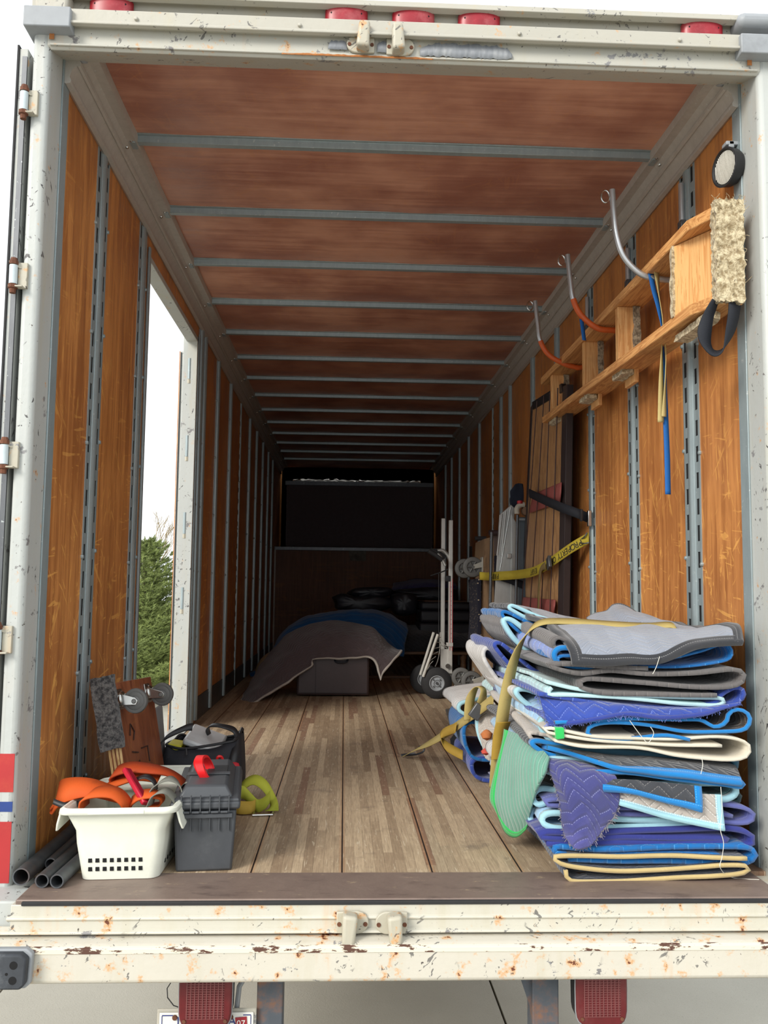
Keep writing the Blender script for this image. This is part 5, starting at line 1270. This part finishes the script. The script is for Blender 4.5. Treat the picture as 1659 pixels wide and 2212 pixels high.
cushion([(850, 1275), (940, 1268), (1020, 1278), (1030, 1300), (940, 1300), (870, 1290)], 7.3, .5, 'long black leather back cushion lying under the purple blanket')
# papers stuck on the walls
t = tag(MB().prism([A(a, b, y=YB-.002) for a, b in ((752, 1188), (791, 1190), (790, 1212), (757, 1211))], (0, -1, 0), .002).build('torn_label', plain('torn_paper', (120, 112, 100), .8, var=.3, sc=30, dirt=(60, 50, 46), dirtamt=.7)), 'torn pale paper label stuck on the lower back panel', 'label')
t = tag(MB().prism(GX(1.210, (1010, 1180), (1020, 1180), (1020, 1208), (1010, 1208)), (-1, 0, 0), .002).build('wall_sticker', plain('faded_sticker', (96, 92, 88), .7, var=.2, sc=50)), 'faded rectangular sticker high on the right wall near the far end', 'sticker')
# crinkled foil over the upper panel, lit through the unseen slit added overhead
m = MB(); rows = []
for i in range(4):
    rows.append([Vector((XL+.18+(2.0)*j/50, YB+1.05+.02*nz(j*.7, i), 2.585+.022*i*(.5+.5*abs(nz(j*.33, 4)))+.02*nz(j*.9, i*2))) for j in range(51)])
tag(m.grid(rows).build('foil_sheet', plain('crinkled_foil', (214, 210, 200), .25, .6, .2), solid=.002), 'crinkled silvery foil sheet catching light above the upper back panel', 'foil')
# ================================================================== MOVING BLANKET STACK
QG = quilt('grey_quilt', (134, 140, 152), (176, 182, 194), 'zig', .9); BG = quilt('charcoal_binding', (48, 49, 53), (140, 140, 140), 'line', 1.6)
QGB = quilt('warm_grey_quilt', (96, 92, 91), (126, 122, 118), 'zig'); QMI = quilt('mint_quilt', (176, 208, 210), None, 'line', 1.2)
QRB = quilt('royal_blue_quilt', (46, 68, 148), (130, 148, 206), 'zig', .8); QRB2 = quilt('indigo_quilt', (44, 52, 126), (106, 118, 186), 'line', .8)
QBB = quilt('bright_blue_quilt', (14, 98, 164), (90, 160, 214), 'zig', .7); QLB = quilt('light_blue_quilt', (150, 186, 216), None, 'line')
QCR = quilt('cream_canvas', (206, 198, 180), (190, 182, 164), 'line', .4); QCK = quilt('charcoal_quilt', (56, 58, 63), (150, 146, 142), 'zig', .8)
QDB = quilt('dark_brown_quilt', (56, 50, 46), (190, 150, 110), 'zig', .8); QNV = quilt('frayed_navy_quilt', (60, 62, 116), (146, 150, 196), 'zig', .8, alt=(76, 76, 136))
QBE = quilt('beige_quilt', (176, 168, 160), None, 'zig'); QSL = quilt('slate_violet_quilt', (86, 92, 150), (140, 146, 196), 'line'); QGN = quilt('sage_green_quilt', (104, 154, 136), (190, 214, 200), 'vline', 1.)
QDS = quilt('dark_slate_quilt', (72, 78, 92), None, 'zig'); QWH = quilt('white_grey_quilt', (196, 194, 192), (176, 174, 172), 'wave', .8); QTL = quilt('teal_grey_quilt', (110, 150, 150), None, 'line')
BBL = quilt('blue_binding', (18, 116, 182), (90, 170, 216), 'line', 1.8); BTN = quilt('tan_binding', (186, 164, 112), (210, 190, 140), 'line', 1.8); BMI = quilt('mint_binding', (156, 200, 212), None, 'line', 1.8)
BGR = quilt('green_binding', (40, 176, 84), (110, 214, 140), 'line', 1.8); BRY = quilt('royal_binding', (42, 58, 136), None, 'line', 1.8)
GRP = 'folded moving blankets in the stack'
def fold(lab, pts, mat, y=-.10, d=.95, th=.012, bind=None, bw=.026, seed=0, n=90, m_=18, grp=GRP, wob=.008, jit=.02, rise=0., dx=0.):
    P, L = even(cr([A(a, b, y=y) for a, b in pts], 160), n)
    rows, uv = [], []; xm = sum(p.x for p in P)/n
    for i, p in enumerate(P):
        r, w = [], []
        for k in range(m_):
            s = k/(m_-1); yy = d*s
            off = Vector(((jit*nz(s*2.3, seed*3.1)+dx*s)*(1 if p.x < xm else .3)+wob*nz(p.x*6+seed, s*5, p.z*6), jit*.6*nz(seed*1.7, p.x*3)*(1-s), wob*.6*nz(p.x*5, s*6+seed, 2)+rise*s))
            r.append(p+Vector((0, yy, 0))+off); w.append((L*i/(n-1), yy))
        rows.append(r); uv.append(w)
    o = MB().grid(rows, uv).build('moving_blanket', mat, None, solid=th)
    tag(o, lab, 'blanket', grp)
    if bind:
        rr, uu = [], []
        for r, w in zip(rows, uv):
            dv = (r[1]-r[0]).normalized(); rr.append([r[0]-dv*.003, r[0]+dv*bw]); uu.append([(w[0][0], 0), (w[0][0], bw)])
        MB().grid(rr, uu).build('binding', bind, o, solid=th+.004)
    return o
# from the floor up
fold('bottom blanket of the stack, slate with tan binding, on the threshold', [(1225, 1880), (1238, 1904), (1330, 1903), (1450, 1899), (1560, 1890), (1612, 1881), (1613, 1868), (1560, 1868), (1450, 1880), (1320, 1880), (1235, 1872), (1205, 1860), (1215, 1850), (1400, 1850), (1560, 1852), (1615, 1852)], QDS, y=-.14, th=.008, bind=BTN, seed=1, bw=.014)
fold('bright blue folded blanket directly above the tan-bound bottom one', [(1230, 1856), (1330, 1860), (1450, 1862), (1590, 1866), (1628, 1858), (1632, 1842), (1600, 1830), (1450, 1832), (1300, 1836), (1210, 1830), (1205, 1842), (1260, 1850), (1420, 1848), (1560, 1850)], QBB, y=-.12, th=.015, seed=2)
fold('indigo folded blanket above the bright blue one near the floor', [(1180, 1822), (1300, 1822), (1450, 1822), (1560, 1820), (1560, 1812), (1400, 1810), (1250, 1812), (1165, 1808), (1180, 1798), (1300, 1800), (1450, 1792), (1560, 1790), (1610, 1798), (1628, 1812), (1620, 1828), (1580, 1828), (1500, 1822)], QRB2, y=-.10, th=.016, seed=3)
fold('light blue folded blanket with rolled left end above the indigo one', [(1500, 1784), (1350, 1786), (1220, 1790), (1178, 1782), (1172, 1764), (1200, 1756), (1300, 1766), (1400, 1772), (1520, 1776)], QLB, y=-.08, th=.014, seed=4, bind=BMI)
fold('slate violet folded blanket with a looped right end', [(1240, 1752), (1350, 1758), (1480, 1762), (1560, 1776), (1612, 1778), (1630, 1764), (1612, 1748), (1550, 1738), (1450, 1732), (1300, 1730), (1190, 1728), (1180, 1740), (1300, 1744), (1480, 1748), (1580, 1764)], QSL, y=-.09, th=.012, seed=5)
fold('white and light blue blanket rolled at the left of the stack, mid low', [(1420, 1722), (1300, 1724), (1210, 1728), (1165, 1740), (1152, 1722), (1170, 1706), (1230, 1710), (1350, 1708)], QWH, y=-.02, th=.013, seed=6, bind=BMI)
fold('teal grey blanket with pale looped end at the right, mid low', [(1250, 1712), (1400, 1716), (1540, 1728), (1582, 1722), (1592, 1706), (1575, 1694), (1500, 1692), (1350, 1696), (1230, 1694)], QTL, y=-.08, th=.014, seed=7, bind=BMI)
fold('dark green grey blanket hidden deep at the right, below the teal looped one', [(1350, 1738), (1500, 1738), (1585, 1738), (1598, 1728), (1590, 1718), (1500, 1722), (1400, 1722)], quilt('dark_green_quilt', (52, 72, 74), None, 'line'), y=-.03, th=.014, seed=8)
fold('charcoal blanket with bright blue binding looped in an open oval', [(1330, 1712), (1290, 1706), (1245, 1722), (1215, 1704), (1218, 1682), (1260, 1670), (1350, 1668), (1450, 1680), (1560, 1694), (1600, 1700), (1604, 1690), (1560, 1680), (1400, 1668)], QCK, y=-.12, th=.010, bind=BBL, seed=9, bw=.02)
fold('light blue grey blanket layer behind the navy frayed flap', [(1460, 1660), (1350, 1666), (1230, 1672), (1180, 1664), (1165, 1650), (1200, 1640), (1350, 1650), (1500, 1655)], QLB, y=-.04, th=.016, seed=10, bind=BMI)
fold('dark blue green blanket edge under the charcoal flap', [(1200, 1632), (1350, 1646), (1480, 1660), (1575, 1668), (1590, 1655), (1575, 1640), (1450, 1632), (1300, 1624), (1180, 1616)], quilt('petrol_quilt', (44, 84, 104), None, 'line'), y=-.03, th=.02, seed=11)
fold('cream canvas blanket folded in two with a wide round right end', [(1200, 1600), (1260, 1612), (1380, 1616), (1470, 1632), (1560, 1642), (1608, 1638), (1622, 1620), (1608, 1602), (1550, 1592), (1450, 1596), (1300, 1592), (1192, 1574), (1190, 1584), (1300, 1600), (1430, 1608), (1560, 1612)], QCR, y=-.12, th=.009, seed=12)
o = MB().prism([A(a, b, y=-.135) for a, b in ((1200, 1572), (1219, 1572), (1220, 1596), (1202, 1598))], (0, 1, 0), .06)
o.build('green_tab', BGR, bpy.data.objects['moving_blanket.015'] if 'moving_blanket.015' in bpy.data.objects else None, bevel=.003)
fold('dark brown blanket with bright blue binding squeezed above the cream one', [(1490, 1598), (1440, 1588), (1385, 1594), (1320, 1600), (1275, 1590), (1272, 1572), (1310, 1562), (1400, 1566), (1480, 1580), (1560, 1580), (1610, 1574), (1620, 1548), (1600, 1532), (1578, 1538), (1570, 1560), (1545, 1570), (1515, 1556), (1480, 1554), (1350, 1554), (1200, 1560)], QDB, y=-.12, th=.007, bind=BBL, seed=13, bw=.012)
fold('mint bound blanket folded between the royal blue and warm grey ones', [(1190, 1486), (1184, 1500), (1240, 1502), (1350, 1508), (1480, 1520), (1552, 1524), (1556, 1510), (1480, 1506), (1330, 1500), (1240, 1488), (1180, 1474)], QMI, y=-.10, th=.012, seed=14)
fold('warm grey blanket folded in thick rolls below the top of the stack', [(1550, 1502), (1400, 1500), (1300, 1496), (1252, 1484), (1262, 1468), (1310, 1468), (1400, 1476), (1500, 1484), (1570, 1484), (1602, 1474), (1606, 1456), (1580, 1446), (1500, 1454), (1400, 1456), (1320, 1448), (1250, 1456), (1190, 1440), (1230, 1436), (1400, 1444)], QGB, y=-.11, th=.014, seed=15)
fold('royal blue blanket folded with curled right end, ragged', [(1180, 1556), (1300, 1548), (1450, 1546), (1560, 1528), (1600, 1512), (1604, 1494), (1588, 1486), (1560, 1500), (1540, 1520), (1450, 1530), (1300, 1520), (1160, 1500)], QRB, y=-.09, th=.013, seed=16)
fold('bright blue thin blanket just under the grey top one', [(1240, 1428), (1330, 1438), (1450, 1440), (1540, 1434), (1578, 1424), (1580, 1402), (1560, 1394), (1500, 1410), (1400, 1426), (1230, 1418), (1205, 1424), (1215, 1434), (1290, 1440)], QBB, y=-.09, th=.007, seed=17, rise=.05)
fold('periwinkle folded blanket rolled at the upper left corner of the stack', [(1330, 1440), (1240, 1440), (1204, 1430), (1196, 1412), (1212, 1400), (1260, 1404), (1350, 1410)], quilt('periwinkle_quilt', (122, 140, 196), None, 'line'), y=-.07, th=.012, seed=18, rise=.04, bind=BBL)
fold('grey brown blanket with mint lining rolled at the upper left, under the top grey one', [(1250, 1424), (1222, 1418), (1204, 1402), (1200, 1386), (1212, 1378), (1236, 1390)], QGB, y=-.05, th=.011, seed=19, rise=.05)
# top grey blanket
rows = [PR([(1092, 1304, .95), (1170, 1318, .95), (1250, 1342, .92), (1330, 1345, .9), (1400, 1340, .85)]),
        PR([(1110, 1312, .75), (1200, 1335, .7), (1290, 1350, .65), (1370, 1348, .62), (1440, 1345, .6)]),
        PR([(1160, 1342, .4), (1260, 1348, .4), (1350, 1352, .36), (1440, 1352, .33), (1500, 1356, .3)]),
        PR([(1205, 1368, .1), (1300, 1362, .1), (1400, 1365, .08), (1500, 1366, .06), (1570, 1352, .06)]),
        PR([(1228, 1400, -.08), (1320, 1404, -.10), (1420, 1404, -.11), (1500, 1382, -.08), (1600, 1356, -.05)]),
        PR([(1238, 1434, -.125), (1330, 1437, -.135), (1440, 1428, -.135), (1520, 1396, -.13), (1606, 1390, -.12)])]
drape('moving_blanket', rows, QG, .012, 60, 60, BG, .034, 'blr', 'light grey quilted blanket with charcoal binding on top of the stack', grp=GRP, wob=.012)
rows = [PR([(1270, 1338, .75), (1285, 1326, .80), (1310, 1322, .8), (1325, 1310, .8), (1350, 1312, .78), (1400, 1338, .7)]), PR([(1268, 1342, .62), (1290, 1334, .62), (1320, 1330, .6), (1340, 1322, .58), (1380, 1330, .55), (1440, 1345, .5)]), PR([(1270, 1348, .5), (1300, 1346, .5), (1340, 1346, .5), (1380, 1346, .48), (1420, 1348, .45), (1470, 1352, .42)])]
drape('moving_blanket', rows, QG, .012, 24, 50, BG, .02, 't', 'light grey blanket corner humped up at the back of the stack top', grp=GRP, wob=.01)
# hanging flaps
rows = [PR([(1165, 1604, .15), (1250, 1622, .12), (1400, 1632, .1), (1500, 1638, .1), (1585, 1642, .1)]), PR([(1180, 1616, -.02), (1260, 1630, -.06), (1400, 1642, -.08), (1500, 1652, -.09), (1592, 1664, -.08)]), PR([(1300, 1650, -.125), (1350, 1664, -.14), (1420, 1672, -.145), (1510, 1684, -.145), (1602, 1696, -.135)])]
drape('moving_blanket', rows, QCK, .011, 30, 60, BBL, .026, 'bl', 'charcoal zigzag quilted blanket with bright blue binding hanging over the front, mid stack', grp=GRP, wob=.006)
rows = [PR([(1300, 1684, -.13), (1360, 1686, -.135), (1430, 1690, -.135), (1514, 1700, -.135)]), PR([(1300, 1696, -.145), (1360, 1700, -.148), (1440, 1714, -.15), (1515, 1728, -.15)]), PR([(1300, 1707, -.145), (1370, 1716, -.15), (1450, 1736, -.152), (1514, 1754, -.152)])]
drape('moving_blanket', rows, QCK, .009, 16, 40, BBL, .022, 'br', 'charcoal blanket corner with blue binding pointing down over the beige one', grp=GRP, wob=.004)
rows = [PR([(1330, 1712, -.125), (1400, 1712, -.125), (1480, 1714, -.125), (1556, 1716, -.125)]), PR([(1332, 1728, -.13), (1400, 1740, -.13), (1480, 1752, -.13), (1558, 1758, -.13)]), PR([(1334, 1738, -.132), (1400, 1756, -.132), (1480, 1778, -.132), (1562, 1793, -.132)])]
drape('moving_blanket', rows, QBE, .008, 16, 40, BMI, .02, 'br', 'beige blanket corner with pale aqua binding hanging below the charcoal corner', grp=GRP, wob=.005)
rows = [PR([(1158, 1634, .0), (1200, 1640, .0), (1250, 1650, -.02), (1310, 1662, -.05)]), PR([(1180, 1655, -.05), (1220, 1664, -.12), (1270, 1668, -.125), (1330, 1680, -.125)]), PR([(1200, 1690, -.10), (1230, 1705, -.15), (1280, 1710, -.155), (1338, 1716, -.13)]), PR([(1212, 1750, -.12), (1240, 1755, -.15), (1285, 1752, -.155), (1330, 1758, -.14)]), PR([(1222, 1802, -.12), (1242, 1830, -.14), (1278, 1822, -.145), (1308, 1788, -.14)])]
fr = drape('moving_blanket', rows, QNV, .010, 50, 40, None, lab='frayed navy blanket flap hanging down the front left corner of the stack', grp=GRP, wob=.012)
m = MB(); rg = random.Random(5)
G = bic(rows, 50, 40)
def fringe(m, edge, k=3, L=.018, out=Vector((0, -1, 0))):
    for p, q in zip(edge, edge[1:]):
        for _ in range(k):
            s = p.lerp(q, rg.random()); d = Vector((rg.uniform(-1, 1), rg.uniform(-.5, .2), rg.uniform(-1, .6))).normalized()*L*rg.uniform(.3, 1)
            m.tube([s, s+d*.5+Vector((0, 0, .002)), s+d], .0009, 3, caps=False)
fringe(m, G[-1]); fringe(m, [r[0] for r in G]); fringe(m, [r[-1] for r in G[20:]])
tag(m.build('frayed_threads', plain('fray_grey', (140, 134, 140), .95), fr), kind='stuff')
rows = [PR([(1150, 1488, .10), (1250, 1500, .06), (1350, 1510, .02), (1480, 1528, .0), (1560, 1520, .0)]), PR([(1160, 1505, -.04), (1250, 1520, -.08), (1350, 1524, -.11), (1480, 1534, -.11), (1575, 1524, -.10)]), PR([(1172, 1540, -.09), (1250, 1545, -.125), (1350, 1540, -.135), (1480, 1542, -.135), (1590, 1522, -.12)]), PR([(1184, 1572, -.10), (1250, 1562, -.13), (1350, 1548, -.14), (1480, 1552, -.14), (1600, 1520, -.12)])]
rb = drape('moving_blanket', rows, QRB, .011, 40, 60, BRY, .012, 'b', 'royal blue zigzag quilted blanket with ragged edge hanging over the front', grp=GRP, wob=.01)
m = MB(); G = bic(rows, 40, 60); fringe(m, G[-1], 5, .016); fringe(m, [r[0] for r in G], 2, .014); tag(m.build('frayed_threads', plain('fray_blue', (110, 124, 190), .95), rb), kind='stuff')
# folds protruding on the left flank
fold('white quilted blanket bulging from the left flank like a pillow, upper half', [(1220, 1500), (1150, 1540), (1108, 1508), (1068, 1458), (1046, 1418), (1056, 1400), (1100, 1430), (1180, 1450)], QWH, y=.62, d=.5, th=.016, seed=31)
fr2 = fold('ragged royal blue blanket edge sticking out of the left flank above the white one', [(1220, 1500), (1165, 1488), (1120, 1455), (1085, 1420), (1066, 1394), (1080, 1390), (1110, 1412), (1160, 1450), (1220, 1462)], QRB, y=.45, d=.6, th=.014, seed=32)
fold('warm grey blanket with mint binding on the upper left flank', [(1220, 1420), (1160, 1415), (1110, 1385), (1085, 1345), (1100, 1340), (1150, 1375), (1220, 1400)], QGB, y=.5, d=.55, th=.014, seed=33, bind=BMI)
fold('bright blue blanket end on the upper left flank', [(1220, 1400), (1160, 1385), (1110, 1348), (1090, 1328), (1100, 1322), (1150, 1345), (1220, 1380)], QBB, y=.5, d=.5, th=.012, seed=34)
fold('charcoal blanket roll with mint rim on the upper left flank, under the top grey one', [(1220, 1370), (1160, 1345), (1110, 1320), (1098, 1312), (1108, 1308), (1160, 1330), (1220, 1352)], BG, y=.55, d=.45, th=.01, seed=35, bind=BMI)
fold('light blue roll with mint seam on the left flank, mid height', [(1260, 1560), (1215, 1596), (1185, 1598), (1168, 1580), (1165, 1560), (1190, 1545), (1240, 1540)], QLB, y=.02, d=.75, th=.014, seed=36, bind=BMI, rise=.06)
fold('grey taupe blanket layer under the light blue roll, left flank', [(1240, 1612), (1190, 1612), (1158, 1600), (1150, 1584), (1180, 1588), (1240, 1600)], QBE, y=.02, d=.8, th=.012, seed=37, rise=.05)
fold('white blanket with mint edge between the light blue roll and the white bulge', [(1240, 1540), (1180, 1538), (1140, 1520), (1118, 1496), (1140, 1490), (1200, 1510), (1260, 1520)], QWH, y=.22, d=.7, th=.013, seed=38, bind=BMI)
fold('charcoal blanket with blue binding receding along the left flank', [(1240, 1640), (1180, 1625), (1150, 1606), (1170, 1600), (1240, 1618)], QCK, y=-.02, d=.9, th=.010, seed=39, bind=BBL)
fold('white blanket rolled low on the left flank, behind the green one', [(1240, 1745), (1180, 1740), (1150, 1720), (1142, 1700), (1165, 1692), (1240, 1700)], QWH, y=.12, d=.8, th=.014, seed=40, bind=BMI)
fold('light blue blanket roll low on the left flank', [(1240, 1785), (1190, 1795), (1150, 1775), (1150, 1752), (1190, 1748), (1240, 1756)], QLB, y=.04, d=.8, th=.014, seed=41, bind=BMI)
# sage green drape
rows = [PR([(1092, 1575, .30), (1125, 1590, .16), (1155, 1608, .04), (1186, 1640, -.06)]), PR([(1086, 1612, .26), (1115, 1625, .10), (1150, 1640, -.03), (1180, 1668, -.10)]), PR([(1074, 1670, .24), (1105, 1685, .10), (1140, 1695, -.02), (1163, 1700, -.08)]), PR([(1064, 1722, .24), (1096, 1745, .14), (1126, 1752, .06), (1150, 1744, .0)]), PR([(1078, 1752, .26), (1094, 1794, .22), (1116, 1806, .18), (1138, 1790, .10)])]
drape('moving_blanket', rows, QGN, .013, 44, 40, BGR, .036, 'bl', 'sage green quilted blanket with bright green binding hanging over the left flank', grp=GRP, wob=.006)
# second, farther pile
G2 = 'blankets in the smaller pile behind the main stack'
fold('white zigzag blanket with mint binding on top of the smaller pile', [(1200, 1500), (1080, 1505), (1010, 1515), (992, 1525), (1000, 1540), (1060, 1560), (1120, 1575)], QWH, y=1.25, d=.6, th=.012, seed=51, bind=BMI, grp=G2)
fold('bright blue blanket sagging at the left of the smaller pile', [(1200, 1580), (1080, 1570), (1020, 1560), (1004, 1580), (1014, 1620), (1040, 1640), (1120, 1640)], QBB, y=1.28, d=.6, th=.014, seed=52, grp=G2)
fold('royal blue ragged blanket at the bottom of the smaller pile', [(1200, 1640), (1080, 1640), (1030, 1640), (1018, 1655), (1030, 1680), (1080, 1690), (1200, 1690)], QRB, y=1.28, d=.6, th=.016, seed=53, grp=G2)
rows = [PR([(1040, 1500, 1.2), (1060, 1510, 1.15), (1075, 1530, 1.1)]), PR([(1030, 1560, 1.18), (1050, 1580, 1.1), (1068, 1590, 1.05)]), PR([(1040, 1610, 1.12), (1050, 1640, 1.08), (1066, 1650, 1.0)])]
drape('moving_blanket', rows, QBE, .012, 20, 20, BMI, .03, 'l', 'cream blanket flap with mint binding hanging between the two piles', grp=G2, wob=.01)
fold('light blue blanket roll between the two piles', [(1200, 1530), (1130, 1520), (1095, 1510), (1080, 1498), (1095, 1488), (1140, 1495), (1200, 1505)], QMI, y=.95, d=.4, th=.016, seed=54, grp=G2)
tag(MB().lathe(A(1052, 1600, y=1.0), (0, .3, 1), [(0, 0), (.01, .02), (.03, .028), (.045, .012), (.05, 0)], 9).build('orange_rag', plain('rust_orange_cloth', (196, 120, 70), .9, bump=.6)), 'small rust orange rag squeezed at the side of the smaller pile', 'rag')
tag(MB().lathe(A(1050, 1632, y=.98), (0, .3, 1), [(0, 0), (.008, .018), (.02, .022), (.03, .008), (.035, 0)], 9).build('red_rag', plain('red_cloth', (206, 84, 72), .9, bump=.6)), 'small red ragged cloth below the orange rag', 'rag')
# grey scuffed mat and dark glove beside the pile
o = MB().prism([A(a, b, z=.004) for a, b in ((962, 1535), (1000, 1528), (1010, 1570), (975, 1578))], (0, 0, 1), .012); tag(o.build('floor_mat', plain('scuffed_grey', (96, 92, 88), .8, var=.3, sc=14, bump=.5), bevel=.004), 'scuffed dark grey mat on the floor behind the strap hook', 'mat')
tag(MB().lathe(A(992, 1608, z=.0), (0, 0, 1), [(0, 0), (0, .05), (.03, .055), (.06, .03), (.07, 0)], 14).build('black_rag', plain('black_cloth', (34, 36, 40), .9, bump=.8)), 'crumpled black rag on the floor at the foot of the smaller pile', 'rag')
# yellow straps
YT = webbing('faded_yellow_webbing', (184, 166, 108), (160, 142, 84)); YT2 = webbing('golden_webbing', (176, 144, 60), (150, 120, 48))
t = empty('yellow_strap', (.5, .4, .8), 'faded yellow strap lying across the top of the stack and hanging down its left flank', 'strap')
P = [A(1462, 1366, y=.16), A(1450, 1350, y=.22), A(1400, 1352, y=.24), A(1320, 1348, y=.26), A(1230, 1342, y=.28), A(1165, 1346, y=.28), A(1130, 1380, y=.30), A(1106, 1440, y=.32), A(1090, 1520, y=.34), A(1080, 1590, y=.36), A(1074, 1650, y=.38), A(1070, 1700, y=.42)]
strap('webbing', P, S((.3, .8, .5), (.2, 1, .4), (0, 1, .4), (0, 1, .4), (0, 1, .4), (.2, 1, .4), (.6, .7, .4), (.9, .4, .3), (1, .3, .1), (1, .3, 0), (1, .3, 0), (1, .3, 0)), .052, YT, t, .003, 80)
P = [A(1088, 1560, y=.325), A(1080, 1590, y=.345), A(1076, 1640, y=.36)]
strap('stitched_overlap', P, S((1, .3, 0), (1, .3, 0), (1, .3, 0)), .056, YT2, t, .004)
t = empty('yellow_hook_strap', (.3, 1.9, 0), 'golden strap with a cam buckle running from the blankets to a floor hook', 'strap')
hk = A(875, 1632, z=.015)
P = [A(1066, 1510, y=.95), A(1040, 1530, y=1.1), A(1010, 1552, y=1.25), A(970, 1580, y=1.5), A(930, 1604, y=1.7), A(900, 1618, y=1.85), hk]
strap('webbing', P, S((.1, .2, 1), (.1, .2, 1), (.2, .2, 1), (.2, .3, 1), (.4, .5, .7), (.6, .7, .3), (.6, .8, .1)), .05, YT, t, .003)
P = [A(1012, 1556, y=1.2), A(1016, 1510, y=1.2), A(1030, 1484, y=1.2), A(1044, 1490, y=1.15), A(1040, 1515, y=1.15), A(1026, 1540, y=1.18)]
strap('loop', P, S((.9, .4, 0), (.9, .4, 0), (.6, .8, 0), (.6, .8, 0), (.8, .5, 0), (.8, .5, .2)), .05, YT, t, .003)
P = [A(985, 1572, y=1.35), A(960, 1582, y=1.5), A(952, 1592, y=1.52), A(965, 1612, y=1.5), A(1000, 1632, y=1.45)]
strap('loop', P, S((.2, .3, 1), (.2, .5, .9), (0, 1, .3), (.1, .6, .9), (.1, .6, .9)), .05, YT2, t, .003)
MB().box(A(1030, 1537, y=1.12), (.05, .03, .07), Matrix.Rotation(.6, 3, 'Y')).build('cam_buckle', STEEL, t, bevel=.004)
MB().tube(cr([hk+Vector((-.02, 0, 0)), hk+Vector((.02, .01, .0)), hk+Vector((.07, .02, .004)), hk+Vector((.105, .03, .02)), hk+Vector((.10, .03, .045)), hk+Vector((.075, .03, .04))], 26), .005, 8).tube(cr([hk+Vector((-.02, .02, 0)), hk+Vector((.02, .04, .0)), hk+Vector((.06, .04, .004))], 10), .005, 8).build('steel_hook', STEEL, t)

def thread(pts, par, name='loose_thread'):
    MB().tube(cr([A(*q[:2], y=q[2]) if q[2] < 9 else A(q[0], q[1], z=.004) for q in pts], 40), .0011, 4).build(name, plain('thread_white', (214, 212, 200), .8) if 'thread_white' not in bpy.data.materials else bpy.data.materials['thread_white'], par)
thread([(1557, 1700, -.16), (1560, 1750, -.17), (1556, 1790, -.17), (1563, 1820, -.17), (1560, 1850, -.17), (1556, 1875, -.18), (1580, 1895, 10), (1640, 1900, 10)], bpy.data.objects['moving_blanket.004'])
thread([(1360, 1556, -.15), (1385, 1590, -.15), (1400, 1604, -.15), (1412, 1585, -.15), (1405, 1570, -.15)], rb)
thread([(1425, 1418, -.15), (1418, 1440, -.15), (1410, 1456, -.15)], rb)
thread([(1515, 1634, -.15), (1518, 1652, -.155), (1514, 1672, -.16)], rb)
